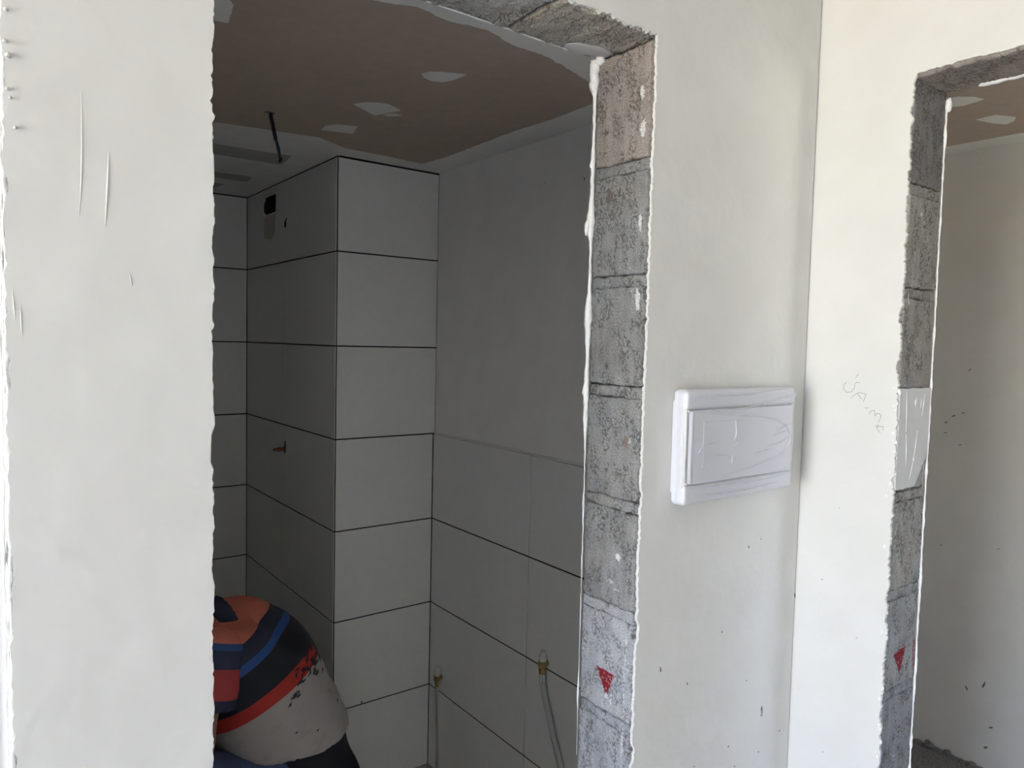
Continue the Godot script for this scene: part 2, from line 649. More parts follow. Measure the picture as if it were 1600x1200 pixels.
func build_front_wall() -> void:
	var w := setting("wall_front", "white plastered block wall with the rough bathroom doorway and the fuse box", "wall")
	# hidden cores
	block_box("core", Vector3(0.066, 0, -1.0215), Vector3(0.197, TOP, FRONT - 0.0055), M.mortar, w)
	block_box("core", Vector3(0.983, 0, -1.0215), Vector3(1.60, TOP, FRONT - 0.0055), M.mortar, w)
	block_box("core", Vector3(0.197, HEAD + 0.034, -1.0215), Vector3(0.983, TOP, FRONT - 0.0055), M.mortar, w)
	# front skin
	var f := Face.new(Vector3(0, 0, FRONT), Vector3.RIGHT, Vector3.UP, Vector3.BACK)
	var out := PackedVector2Array([Vector2(0.035, TOP)])
	out.append_array(ragged(Vector2(0.034, 2.42), Vector2(0.036, 0.0), 0.0028, 0.006, 1.0, 0.012))
	out.append_array(PackedVector2Array([Vector2(0.036, 0.0)]))
	out.append_array(ragged(Vector2(0.2305, 0.0), Vector2(0.2305, HEAD + 0.006), 0.0026, 0.004, 2.0, 0.012))
	out.append_array(ragged(Vector2(0.2305, HEAD + 0.006), Vector2(0.957, HEAD + 0.004), 0.005, 0.003, 3.0, 0.012))
	out.append_array(ragged(Vector2(0.957, HEAD + 0.004), Vector2(0.9515, 0.0), 0.0030, 0.004, 4.0, 0.018))
	out.append_array(PackedVector2Array([Vector2(0.9515, 0.0), Vector2(1.4560, 0.0)]))
	out.append_array(ragged(Vector2(1.4560, 0.01), Vector2(1.4535, TOP - 0.01), 0.0012, 0.01, 5.0))
	out.append_array(PackedVector2Array([Vector2(1.4535, TOP)]))
	put("plaster_face", skin(f, out, 0.006), M.plaster, w)
	# back skin, on the bathroom side
	var g := Face.new(Vector3(0, 0, -1.025), Vector3.RIGHT, Vector3.UP, Vector3.FORWARD)
	var rear := PackedVector2Array([Vector2(0.13, TOP), Vector2(0.13, 0.0)])
	rear.append_array(ragged(Vector2(0.230, 0.0), Vector2(0.230, HEAD), 0.002, 0.006, 12.0))
	rear.append_array(ragged(Vector2(0.230, HEAD + 0.003), Vector2(0.960, HEAD + 0.004), 0.002, 0.006, 13.0))
	rear.append_array(ragged(Vector2(0.960, HEAD + 0.004), Vector2(0.960, 0.0), 0.002, 0.006, 14.0))
	rear.append_array(PackedVector2Array([Vector2(0.960, 0.0), Vector2(1.32, 0.0), Vector2(1.32, TOP)]))
	put("plaster_back", skin(g, rear, 0.003), M.bath_plaster, w)
	# right jamb: faces left, towards the window
	var jf := Face.new(Vector3(0.9495, 0, 0), Vector3.FORWARD, Vector3.UP, Vector3.LEFT)
	var white := Color(0.80, 0.80, 0.79)
	var red := Color(0.27, 0.016, 0.027)
	var marks := [
		{"poly": PackedVector2Array([Vector2(0.974, 0.913), Vector2(0.927, 0.913), Vector2(0.946, 0.862)]), "color": red, "gaps": -0.42},
		{"at": Vector2(0.928, 1.133), "r": Vector2(0.0055, 0.007), "color": white, "proud": 0.0006},
		{"at": Vector2(0.9455, 0.866), "r": Vector2(0.004, 0.005), "color": white, "proud": 0.0006},
		{"at": Vector2(0.934, 0.857), "r": Vector2(0.0025, 0.006), "color": white, "proud": 0.0006},
		{"at": Vector2(0.909, 1.347), "r": Vector2(0.003, 0.004), "color": white},
		{"at": Vector2(0.899, 1.60), "r": Vector2(0.005, 0.020), "color": white, "cover": 0.9},
		{"at": Vector2(0.8985, 1.735), "r": Vector2(0.0035, 0.014), "color": white, "cover": 0.9},
		{"at": Vector2(0.905, 1.958), "r": Vector2(0.005, 0.011), "color": white, "cover": 0.9},
		{"at": Vector2(0.900, 1.895), "r": Vector2(0.006, 0.016), "color": white, "cover": 0.9},
		{"at": Vector2(0.901, 0.975), "r": Vector2(0.0012, 0.035), "color": white, "cover": 0.8},
		{"at": Vector2(0.902, 0.90), "r": Vector2(0.001, 0.05), "color": white, "cover": 0.7},
		{"at": Vector2(0.903, 0.80), "r": Vector2(0.002, 0.03), "color": white, "cover": 0.7},
		{"at": Vector2(0.945, 1.083), "r": Vector2(0.007, 0.0022), "color": white, "cover": 0.8},
		{"at": Vector2(0.930, 1.071), "r": Vector2(0.009, 0.0012), "color": white, "cover": 0.7},
		{"at": Vector2(0.977, 1.789), "r": Vector2(0.011, 0.013), "color": Color(0.145, 0.125, 0.105), "cover": 0.8},
		{"at": Vector2(0.917, 1.346), "r": Vector2(0.008, 0.011), "color": Color(0.24, 0.19, 0.15), "cover": 0.7},
	]
	specks(marks, 26, 0.895, 1.01, 0.45, 1.02, 0.0014)
	specks(marks, 6, 0.895, 1.01, 1.02, 1.8, 0.0016)
	var tones := [Color(0.360, 0.369, 0.387), Color(0.360, 0.369, 0.387), Color(0.369, 0.378, 0.396), Color(0.410, 0.420, 0.445), Color(0.480, 0.492, 0.515), Color(0.333, 0.333, 0.326), Color(0.324, 0.324, 0.320), Color(0.302, 0.306, 0.302), Color(0.306, 0.310, 0.306), Color(0.355, 0.314, 0.290)]
	jamb(w, jf, 0.8855, 1.0195, tones, marks, 100.0, 0.0022)
	# left jamb and the free end of the pier
	var lf := Face.new(Vector3(0.2275, 0, 0), Vector3.FORWARD, Vector3.UP, Vector3.RIGHT)
	jamb(w, lf, 0.8855, 1.0195, tones, [], 300.0, 0.006)
	var ef := Face.new(Vector3(0.0375, 0, 0), Vector3.FORWARD, Vector3.UP, Vector3.LEFT)
	jamb(w, ef, 0.8855, 1.0195, [Color(0.42, 0.42, 0.41)], [], 500.0, 0.004)
	# lintel underside: two blocks with an open joint
	var uf := Face.new(Vector3(0, HEAD, 0), Vector3.RIGHT, Vector3.FORWARD, Vector3.DOWN)
	put("lintel_block", concrete_pad(uf, 0.215, 0.737, 0.8855, 1.0215, Color(0.56, 0.555, 0.52), 700.0, 2.8, [], 0.003), M.block, w)
	var smear := [{"poly": PackedVector2Array([Vector2(0.835, 1.012), Vector2(0.868, 0.981), Vector2(0.905, 0.967), Vector2(0.938, 0.972), Vector2(0.952, 0.992), Vector2(0.95, 1.02), Vector2(0.86, 1.02)]), "color": Color(0.50, 0.50, 0.50)}]
	put("lintel_block", concrete_pad(uf, 0.743, 0.965, 0.8855, 1.0215, Color(0.53, 0.495, 0.435), 720.0, 1.8, smear, 0.0024), M.block, w)
	# squeezed-out plaster along the far edge of the right jamb
	var heights := [2.044, 2.02, 2.005, 1.992, 1.98, 1.95, 1.90, 1.868, 1.852, 1.842, 1.80, 1.765, 1.742, 1.728, 1.712, 1.67, 1.63, 1.60, 1.565, 1.545, 1.50, 1.47, 1.445, 1.425, 1.405, 1.38, 1.345, 1.30, 1.25, 1.21, 1.15, 1.10, 1.05, 1.0, 0.95, 0.9, 0.84, 0.8, 0.7]
	var widths := [0.0085, 0.0085, 0.0085, 0.009, 0.0035, 0.003, 0.0025, 0.0045, 0.006, 0.0035, 0.0040, 0.0065, 0.009, 0.0075, 0.003, 0.0025, 0.004, 0.005, 0.0075, 0.006, 0.0035, 0.0045, 0.005, 0.0075, 0.0045, 0.005, 0.0025, 0.0010, 0.0008, 0.0024, 0.0006, 0.0015, 0.0005, 0.0010, 0.0004, 0.0004, 0.0022, 0.0004, 0.0004]
	var pts := PackedVector3Array()
	var rad := PackedFloat32Array()
	for k in heights.size() - 1:
		for s in 6:
			var y := lerpf(heights[k], heights[k + 1], s / 6.0)
			pts.append(Vector3(0.9475 - 0.002 * wobble.get_noise_1d(y * 60.0) - lerpf(widths[k], widths[k + 1], s / 6.0) * 0.35, y, -1.0205))
			rad.append(lerpf(widths[k], widths[k + 1], s / 6.0))
	put("plaster_bead", tube(pts, rad, 9, 0.55, 3.0), M.fresh_plaster, w)
	put("plaster_drip", tube(PackedVector3Array([Vector3(0.941, 1.752, -1.02), Vector3(0.937, 1.742, -1.021), Vector3(0.9345, 1.73, -1.021), Vector3(0.934, 1.722, -1.021)]), PackedFloat32Array([0.004, 0.006, 0.004, 0.0015]), 8, 0.3), M.fresh_plaster, w)
	put("plaster_smear", lump(Vector3(0.905, HEAD - 0.0005, -0.995), Basis(Vector3(0.050, 0, 0.012), Vector3(0, 0.0035, 0), Vector3(-0.006, 0, 0.020)), 0.3, 8.0), M.grey_filler, w)
	put("plaster_smear", lump(Vector3(0.9455, HEAD - 0.004, -1.008), Basis(Vector3(0.010, 0, 0), Vector3(0, 0.010, 0), Vector3(0, 0, 0.010)), 0.4, 18.0), M.fresh_plaster, w)
	# the ragged white rim along the lintel's far edge
	var rim := PackedVector3Array()
	var rim_r := PackedFloat32Array()
	for k in 90:
		var x := lerpf(0.24, 0.90, k / 89.0)
		rim.append(Vector3(x, HEAD + 0.001, -1.0215))
		rim_r.append(0.0012 + 0.0022 * maxf(0.0, wobble.get_noise_1d(x * 40.0)))
	put("plaster_bead", tube(rim, rim_r, 7, 0.5, 9.0), M.fresh_plaster, w)
	# beads on the free end of the pier and along the doorway's left edge
	for e in [[0.0345, 0.0016, 30.0], [0.0345, 0.0012, 60.0]]:
		var p := PackedVector3Array()
		var r := PackedFloat32Array()
		for k in 240:
			var y := lerpf(2.3, 0.6, k / 239.0)
			p.append(Vector3(e[0] + 0.002 * wobble.get_noise_1d(y * 30.0 + e[2]), y, (FRONT - 0.004) if e[2] < 50.0 else -1.018))
			r.append(e[1] + 0.0035 * maxf(0.0, wobble.get_noise_1d(y * 18.0 + e[2])))
		put("plaster_bead", tube(p, r, 7, 0.5, e[2]), M.fresh_plaster, w)
	for q in [[0.0395, 1.787, 0.0030], [0.0385, 1.755, 0.0022], [0.0405, 1.747, 0.0018], [0.0445, 1.719, 0.0020], [0.037, 1.80, 0.002], [0.0380, 1.83, 0.0022]]:
		put("plaster_nib", lump(Vector3(q[0], q[1], FRONT + q[2] * 0.6), Basis(Vector3(q[2], 0, 0), Vector3(0, q[2] * 0.8, 0), Vector3(0, 0, q[2] * 1.5)), 0.3, q[1] * 9.0), M.plaster, w)
	# trowel lines standing on the pier
	for q in [[Vector2(0.101, 1.768), Vector2(0.1025, 1.69), Vector2(0.098, 1.640), 0.0008], [Vector2(0.1255, 1.709), Vector2(0.1245, 1.67), Vector2(0.1215, 1.631), 0.0012], [Vector2(0.144, 1.585), Vector2(0.146, 1.578), Vector2(0.1465, 1.572), 0.0007], [Vector2(0.040, 1.56), Vector2(0.0415, 1.54), Vector2(0.042, 1.53), 0.0008], [Vector2(0.0465, 1.545), Vector2(0.047, 1.53), Vector2(0.0475, 1.515), 0.0008]]:
		var p := PackedVector3Array()
		for k in 13:
			var t := k / 12.0
			var a: Vector2 = q[0].lerp(q[1], t).lerp(q[1].lerp(q[2], t), t)
			p.append(Vector3(a.x, a.y, FRONT))
		var r := PackedFloat32Array()
		for k in 13:
			r.append(q[3] * (0.25 + 0.75 * sin(PI * k / 12.0)))
		put("trowel_line", tube(p, r, 6), M.plaster, w)
	# knocks in the plaster right of the doorway
	var marks_at := [[1.349, 0.746, 0.004, 0.011], [1.022, 0.922, 0.0018, 0.005], [1.10, 0.874, 0.002, 0.0022], [1.279, 1.113, 0.0016, 0.003], [1.42, 0.682, 0.0016, 0.002], [1.344, 0.659, 0.0015, 0.0015], [1.238, 0.705, 0.0016, 0.0018], [1.32, 1.124, 0.001, 0.002], [1.201, 0.953, 0.0012, 0.002], [1.455, 0.978, 0.002, 0.006], [1.29, 0.83, 0.0008, 0.002], [1.262, 0.655, 0.0014, 0.0016], [1.13, 0.70, 0.001, 0.0012]]
	for k in marks_at.size():
		var q: Array = marks_at[k]
		put("plaster_gouge", lump(Vector3(q[0], q[1], FRONT), Basis(Vector3(q[2], 0.0006, 0), Vector3(-0.001, q[3], 0), Vector3(0, 0, 0.0006)), 0.8, k * 4.0, 7, 10), M.gouge, w)
	put("plaster_gouge", lump(Vector3(1.3475, 0.745, FRONT + 0.0004), Basis(Vector3(0.002, 0, 0), Vector3(-0.001, 0.007, 0), Vector3(0, 0, 0.0006)), 0.8, 77.0, 7, 10), M.grey_filler, w)


# ------------------------------------------------------------ wall with the second doorway

func build_right_wall() -> void:
	var w := setting("wall_right", "bright white plastered wall with the second rough doorway and pencil writing", "wall")
	var near := -0.683
	var far_side := 0.12
	block_box("core", Vector3(SIDE + 0.0055, 0, FRONT - 0.13), Vector3(1.588, TOP, near - 0.034), M.mortar, w)
	block_box("core", Vector3(SIDE + 0.0055, HEAD + 0.034, near - 0.034), Vector3(1.588, TOP, far_side), M.mortar, w)
	block_box("core", Vector3(SIDE + 0.0055, 0, far_side), Vector3(1.588, TOP, SOUTH), M.mortar, w)
	var f := Face.new(Vector3(SIDE, 0, 0), Vector3.BACK, Vector3.UP, Vector3.LEFT)
	var out := PackedVector2Array([Vector2(SOUTH, 0.0)])
	out.append_array(PackedVector2Array([Vector2(SOUTH, TOP), Vector2(FRONT - 0.006, TOP), Vector2(FRONT - 0.006, 0.0)]))
	out.append_array(ragged(Vector2(near + 0.003, 0.0), Vector2(near - 0.002, HEAD - 0.012), 0.0042, 0.004, 24.0, 0.012))
	out.append_array(ragged(Vector2(near + 0.004, HEAD + 0.002), Vector2(far_side, HEAD + 0.002), 0.003, 0.005, 25.0, 0.006))
	out.append_array(ragged(Vector2(far_side, HEAD + 0.002), Vector2(far_side, 0.0), 0.002, 0.008, 26.0))
	put("plaster_face", skin(f, out, 0.006), M.plaster, w)
	var g := Face.new(Vector3(1.60, 0, 0), Vector3.BACK, Vector3.UP, Vector3.RIGHT)
	var rear := PackedVector2Array([Vector2(SOUTH, 0.0), Vector2(SOUTH, TOP), Vector2(-1.6, TOP), Vector2(-1.6, 0.0)])
	rear.append_array(ragged(Vector2(near - 0.006, 0.0), Vector2(near - 0.006, HEAD), 0.0018, 0.006, 34.0))
	rear.append_array(ragged(Vector2(near - 0.006, HEAD), Vector2(far_side, HEAD), 0.002, 0.006, 35.0))
	rear.append_array(ragged(Vector2(far_side, HEAD), Vector2(far_side, 0.0), 0.002, 0.008, 36.0))
	put("plaster_back", skin(g, rear, 0.0035), M.side_plaster, w)
	# jamb facing the camera side
	var jf := Face.new(Vector3(0, 0, near), Vector3.RIGHT, Vector3.UP, Vector3.BACK)
	var red := Color(0.27, 0.016, 0.027)
	var marks := [
		{"poly": PackedVector2Array([Vector2(1.501, 0.905), Vector2(1.552, 0.912), Vector2(1.526, 0.858)]), "color": red, "gaps": -0.38},
		{"poly": PackedVector2Array([Vector2(1.578, 0.90), Vector2(1.592, 0.93), Vector2(1.592, 0.85), Vector2(1.582, 0.855)]), "color": red, "gaps": -0.2, "cover": 0.75},
		{"at": Vector2(1.515, 1.79), "r": Vector2(0.0025, 0.004), "color": Color(0.7, 0.7, 0.68)},
		{"at": Vector2(1.482, 1.62), "r": Vector2(0.003, 0.012), "color": Color(0.78, 0.78, 0.76), "cover": 0.9},
		{"at": Vector2(1.50, 1.705), "r": Vector2(0.0015, 0.014), "color": Color(0.6, 0.6, 0.58), "cover": 0.8},
	]
	specks(marks, 44, 1.475, 1.588, 0.4, 1.05, 0.0013)
	var tones := [Color(0.313, 0.322, 0.331), Color(0.313, 0.322, 0.331), Color(0.322, 0.331, 0.339), Color(0.322, 0.331, 0.339), Color(0.374, 0.378, 0.374), Color(0.383, 0.374, 0.352), Color(0.374, 0.365, 0.344), Color(0.322, 0.306, 0.287), Color(0.339, 0.324, 0.300), Color(0.217, 0.213, 0.207)]
	jamb(w, jf, 1.4635, 1.5965, tones, marks, 900.0, 0.0022, [6])
	# the course that was filled smooth
	var filled := PackedVector2Array([Vector2(1.4645, 1.447)])
	filled.append_array(ragged(Vector2(1.4645, 1.246), Vector2(1.548, 1.246), 0.005, 0.004, 61.0))
	filled.append_array(ragged(Vector2(1.556, 1.262), Vector2(1.585, 1.30), 0.004, 0.004, 62.0))
	filled.append_array(ragged(Vector2(1.592, 1.305), Vector2(1.595, 1.445), 0.001, 0.01, 63.0))
	filled.append_array(ragged(Vector2(1.595, 1.446), Vector2(1.4645, 1.447), 0.0012, 0.008, 64.0))
	put("filled_course", skin(jf, filled, 0.03, 0.002), M.grey_filler, w)
	put("concrete_block", concrete_pad(jf, 1.4715, 1.588, 1.24, 1.425, tones[6], 955.0, 1.0, [], 0.004), M.block, w, Transform3D(Basis(), Vector3(0, 0, -0.002)))
	for q in [[1.490, 1.44, 1.496, 1.36], [1.497, 1.355, 1.503, 1.29], [1.545, 1.36, 1.533, 1.30], [1.534, 1.43, 1.529, 1.41], [1.555, 1.425, 1.552, 1.405], [1.568, 1.435, 1.560, 1.39], [1.533, 1.30, 1.520, 1.262]]:
		put("trowel_line", tube(PackedVector3Array([Vector3(q[0], q[1], near + 0.002), Vector3((q[0] + q[2]) * 0.5, (q[1] + q[3]) * 0.5, near + 0.0022), Vector3(q[2], q[3], near + 0.002)]), PackedFloat32Array([0.0003, 0.0009, 0.0003]), 6), M.fresh_plaster, w)
	put("plaster_drip", lump(Vector3(1.529, 1.418, near + 0.002), Basis(Vector3(0.002, 0, 0), Vector3(0.0008, 0.006, 0), Vector3(0, 0, 0.0015)), 0.3, 4.0), M.fresh_plaster, w)
	put("plaster_drip", lump(Vector3(1.533, 1.302, near + 0.002), Basis(Vector3(0.002, 0, 0), Vector3(0, 0.003, 0), Vector3(0, 0, 0.0015)), 0.3, 5.0), M.fresh_plaster, w)
	# lintel underside
	var uf := Face.new(Vector3(0, HEAD - 0.004, 0), Vector3.BACK, Vector3.RIGHT, Vector3.DOWN)
	put("lintel_block", concrete_pad(uf, near - 0.03, far_side + 0.03, 1.4635, 1.5965, Color(0.38, 0.335, 0.305), 970.0, 1.4, [], 0.003), M.block, w)
	# beads: inner edge of the jamb and of the lintel
	var p := PackedVector3Array()
	var r := PackedFloat32Array()
	for k in 260:
		var y := lerpf(2.03, 0.5, k / 259.0)
		p.append(Vector3(1.5975, y, near + 0.0005 + 0.0012 * wobble.get_noise_1d(y * 40.0)))
		r.append(0.0016 + 0.0042 * maxf(0.0, wobble.get_noise_1d(y * 13.0 + 7.0)))
	put("plaster_bead", tube(p, r, 8, 0.5, 21.0), M.fresh_plaster, w)
	put("plaster_bead", lump(Vector3(1.598, 2.018, near + 0.004), Basis(Vector3(0.008, 0, 0), Vector3(0, 0.013, 0), Vector3(0, 0, 0.006)), 0.4, 31.0), M.fresh_plaster, w)
	p = PackedVector3Array()
	r = PackedFloat32Array()
	for k in 90:
		var z := lerpf(near + 0.06, far_side, k / 89.0)
		p.append(Vector3(1.592, HEAD - 0.003, z))
		r.append(0.003 + 0.005 * maxf(0.0, wobble.get_noise_1d(z * 12.0 + 3.0)) + (0.004 if k < 22 else 0.0) * sin(PI * clampf(k / 22.0, 0.0, 1.0)))
	put("plaster_bead", tube(p, r, 8, 0.6, 27.0), M.fresh_plaster, w)
	# crumbs of plaster along the outer edge of the jamb
	for k in 60:
		var y := rng.randf_range(0.55, 1.45)
		var q := rng.randf_range(0.0012, 0.0032)
		put("plaster_crumb", lump(Vector3(SIDE + 0.002, y, near + rng.randf_range(-0.012, 0.003)), Basis(Vector3(q, 0, 0), Vector3(0, q * rng.randf_range(0.8, 2.0), 0), Vector3(0, 0, q)), 0.5, y * 31.0, 5, 7), M.fresh_plaster, w)
	# pencil writing
	var s := Shape.new()
	for stroke in [
		[Vector2(-0.7626, 1.4706), Vector2(-0.7667, 1.4679), Vector2(-0.7681, 1.4636)],
		[Vector2(-0.7873, 1.4534), Vector2(-0.7932, 1.448), Vector2(-0.7932, 1.4396), Vector2(-0.7863, 1.4325), Vector2(-0.7765, 1.4344), Vector2(-0.7704, 1.4419), Vector2(-0.7696, 1.4503), Vector2(-0.766, 1.4546), Vector2(-0.7592, 1.4542)],
		[Vector2(-0.7766, 1.4215), Vector2(-0.7697, 1.4286), Vector2(-0.7595, 1.4343), Vector2(-0.7455, 1.432), Vector2(-0.7484, 1.4228), Vector2(-0.7497, 1.4161)],
		[Vector2(-0.7622, 1.4313), Vector2(-0.7577, 1.4254), Vector2(-0.7533, 1.4212)],
		[Vector2(-0.7467, 1.4056), Vector2(-0.7424, 1.4027), Vector2(-0.7392, 1.4054)],
		[Vector2(-0.7377, 1.3916), Vector2(-0.7339, 1.3985), Vector2(-0.7287, 1.401), Vector2(-0.7257, 1.398), Vector2(-0.7261, 1.3911)],
		[Vector2(-0.726, 1.3886), Vector2(-0.7223, 1.3943), Vector2(-0.7166, 1.3952), Vector2(-0.7132, 1.3915), Vector2(-0.7145, 1.3849), Vector2(-0.7174, 1.3785)],
		[Vector2(-0.7179, 1.3731), Vector2(-0.72, 1.366), Vector2(-0.7164, 1.3603), Vector2(-0.7131, 1.3574)],
		[Vector2(-0.7242, 1.3692), Vector2(-0.7149, 1.3694), Vector2(-0.7077, 1.3694), Vector2(-0.7081, 1.3632)],
	]:
		ribbon_into(s, f, stroke, 0.00085)
	put("pencil_writing", s.done(), M.pencil, w).set_meta("label", "pencil writing running down the wall")
	for q in [[-0.82, 1.03, 0.0012], [-0.79, 1.19, 0.0008], [-0.80, 0.66, 0.0010], [-0.74, 0.93, 0.0009]]:
		put("wall_speck", lump(Vector3(SIDE, q[1], q[0]), Basis(Vector3(0.0004, 0, 0), Vector3(0, q[2] * 1.5, 0), Vector3(0, 0, q[2])), 0.6, q[1] * 8.0, 5, 8), M.gouge, w)


# ------------------------------------------------------------ the bathroom

const ROWS := [2.093, 1.7948, 1.4948, 1.1948, 0.8948, 0.5948, 0.2948, 0.0]
const GAP := 0.0042
const BOX_X := 0.947
const BOX_Z := -2.193
const REAR := -3.101
const BATH_TOP := 2.093

func tile_row(parent: Node, f: Face, cuts: Array, top: int, bottom: int, thick := 0.0026, joint := 0.0006) -> void:
	for r in range(top, bottom):
		for k in cuts.size() - 1:
			var hi: float = ROWS[r] - (GAP * 1.5 if r == 0 else GAP * 0.5)
			var lo: float = ROWS[r + 1] + GAP * 0.5
			put("tile", tile_mesh(f, cuts[k] + joint, cuts[k + 1] - joint, lo, hi, thick), M.tile, parent)


func build_bathroom() -> void:
	# ceiling of plasterboard with bands and patches of jointing compound
	var c := setting("ceiling_bathroom", "brown plasterboard bathroom ceiling with pale filled joints", "ceiling")
	block_box("plasterboard", Vector3(0.03, BATH_TOP, -3.4), Vector3(1.7, BATH_TOP + 0.012, -1.0), M.board, c)
	var cf := Face.new(Vector3(0, BATH_TOP, 0), Vector3.RIGHT, Vector3.BACK, Vector3.DOWN)
	# band above the doorway
	var band := PackedVector2Array([Vector2(0.14, -1.02)])
	var edge := [Vector2(0.14, -1.175), Vector2(0.40, -1.165), Vector2(0.566, -1.164), Vector2(0.633, -1.138), Vector2(0.702, -1.150), Vector2(0.779, -1.136), Vector2(0.853, -1.160), Vector2(0.954, -1.163), Vector2(1.129, -1.219)]
	for k in edge.size() - 1:
		band.append_array(ragged(edge[k], edge[k + 1], 0.004, 0.006, 40.0 + k))
	band.append_array(PackedVector2Array([Vector2(1.135, -1.219), Vector2(1.135, -1.02)]))
	put("joint_compound", skin(cf, band, 0.001, 0.0012), M.compound, c)
	# band along the right wall
	var side := PackedVector2Array([Vector2(1.319, -1.02), Vector2(1.135, -1.02)])
	edge = [Vector2(1.140, -1.225), Vector2(1.21, -1.315), Vector2(1.216, -1.477), Vector2(1.207, -1.63), Vector2(1.211, -1.79), Vector2(1.216, -1.973), Vector2(1.211, -2.06), Vector2(1.206, -2.11)]
	for k in edge.size() - 1:
		side.append_array(ragged(edge[k], edge[k + 1], 0.0025, 0.006, 60.0 + k))
	side.append_array(PackedVector2Array([Vector2(1.206, -2.19), Vector2(1.319, -2.19)]))
	put("joint_compound", skin(cf, side, 0.001, 0.0012), M.compound, c)
	# the rear part is filled almost all over
	var rear := PackedVector2Array([Vector2(1.206, -2.19)])
	edge = [Vector2(1.206, -2.114), Vector2(1.061, -2.102), Vector2(0.935, -2.103), Vector2(0.828, -2.043), Vector2(0.741, -2.058), Vector2(0.655, -2.071), Vector2(0.554, -2.09), Vector2(0.14, -2.12)]
	for k in edge.size() - 1:
		rear.append_array(ragged(edge[k], edge[k + 1], 0.002, 0.008, 80.0 + k))
	rear.append_array(PackedVector2Array([Vector2(0.14, -2.12), Vector2(0.14, -3.11), Vector2(0.955, -3.11), Vector2(0.955, -2.19)]))
	put("joint_compound", skin(cf, rear, 0.001, 0.0012), M.compound, c)
	put("bare_patch", patch(cf, [Vector2(0.30, -2.335), Vector2(0.841, -2.302), Vector2(0.856, -2.443), Vector2(0.30, -2.455)], 0.002, 0.0006, 5.0, 0.01, 0.0018), M.thin_compound, c)
	put("bare_patch", patch(cf, [Vector2(0.40, -2.72), Vector2(0.844, -2.70), Vector2(0.853, -2.80), Vector2(0.40, -2.80)], 0.002, 0.0006, 6.0, 0.01, 0.0018), M.thin_compound, c)
	put("bare_patch", patch(cf, [Vector2(0.45, -2.90), Vector2(0.80, -2.90), Vector2(0.79, -2.99), Vector2(0.45, -3.0)], 0.002, 0.0006, 7.0, 0.01, 0.0018), M.thin_compound, c)
	# filled screw heads
	var spots := [
		[Vector2(0.799, -1.411), Vector2(0.805, -1.39), Vector2(0.826, -1.372), Vector2(0.848, -1.362), Vector2(0.876, -1.352), Vector2(0.872, -1.395), Vector2(0.86, -1.425), Vector2(0.838, -1.434), Vector2(0.815, -1.428)],
		[Vector2(0.773, -1.697), Vector2(0.790, -1.665), Vector2(0.815, -1.648), Vector2(0.842, -1.642), Vector2(0.885, -1.665), Vector2(0.853, -1.746)],
		[Vector2(0.868, -1.728), Vector2(0.884, -1.698), Vector2(0.908, -1.70), Vector2(0.886, -1.728)],
		[Vector2(0.800, -1.965), Vector2(0.794, -1.918), Vector2(0.812, -1.888), Vector2(0.862, -1.866), Vector2(0.882, -1.938)],
		[Vector2(0.30, -1.39), Vector2(0.30, -1.31), Vector2(0.36, -1.30), Vector2(0.385, -1.34), Vector2(0.398, -1.42), Vector2(0.36, -1.43)],
	]
	for k in spots.size():
		put("filler_patch", patch(cf, spots[k], 0.0012, 0.0008, 100.0 + k * 9.0, 0.006, 0.001), M.compound, c)
	# right wall: tiles below, skim plaster above
	var r := setting("wall_bathroom_right", "bathroom wall right of the doorway, grey tiles below and bare plaster above", "wall")
	block_box("plaster_face", Vector3(1.3193, 0, BOX_Z - 0.002), Vector3(1.588, BATH_TOP, -1.012), M.bath_plaster, r)
	block_box("tile_bed", Vector3(1.3134, 0, BOX_Z - 0.002), Vector3(1.3193, ROWS[3] - 0.0045, -1.03), M.tile_bed, r)
	var rf := Face.new(Vector3(1.3113, 0, 0), Vector3.BACK, Vector3.UP, Vector3.LEFT)
	tile_row(r, rf, [BOX_Z + 0.001, -1.6420, -1.026], 3, 7, 0.0030, 0.0011)
	var lip := PackedVector3Array()
	for k in 60:
		var z := lerpf(-2.19, -1.03, k / 59.0)
		lip.append(Vector3(1.3165, ROWS[3] + 0.0015 + 0.002 * wobble.get_noise_1d(z * 30.0), z))
	put("plaster_edge", tube(lip, PackedFloat32Array([0.0036]), 7, 0.7, 5.0), M.bath_plaster, r)
	for q in [[1.62, -1.30, 0.0015, 0.03], [1.55, -1.22, 0.002, 0.012], [1.97, -1.62, 0.0012, 0.004]]:
		put("wall_scuff", lump(Vector3(1.3193, q[0], q[1]), Basis(Vector3(0.0004, 0, 0), Vector3(0, q[3], 0), Vector3(0, 0, q[2])), 0.6, q[0] * 5.0, 6, 8), M.thin_compound, r)
	for q in [[1.79, -1.42, 1.70, -1.425, 0.0007], [1.72, -1.405, 1.60, -1.41, 0.0006], [1.62, -1.44, 1.53, -1.452, 0.0007], [1.50, -1.50, 1.385, -1.47, 0.0009], [1.46, -1.535, 1.38, -1.52, 0.0009], [1.44, -1.55, 1.33, -1.535, 0.0007], [1.405, -1.51, 1.36, -1.497, 0.0012], [1.655, -1.395, 1.648, -1.388, 0.0014], [1.86, -1.30, 1.74, -1.305, 0.0006]]:
		var m := Vector3(1.3193, (q[0] + q[2]) * 0.5, (q[1] + q[3]) * 0.5 + 0.004)
		put("trowel_line", tube(PackedVector3Array([Vector3(1.3193, q[0], q[1]), m, Vector3(1.3193, q[2], q[3])]), PackedFloat32Array([0.0002, q[4], 0.0002]), 6), M.bath_plaster, r)
	put("wall_speck", lump(Vector3(1.3193, 1.955, -1.455), Basis(Vector3(0.0005, 0, 0), Vector3(0, 0.004, 0), Vector3(0, 0, 0.002)), 0.6, 4.0, 6, 8), M.gouge, r)
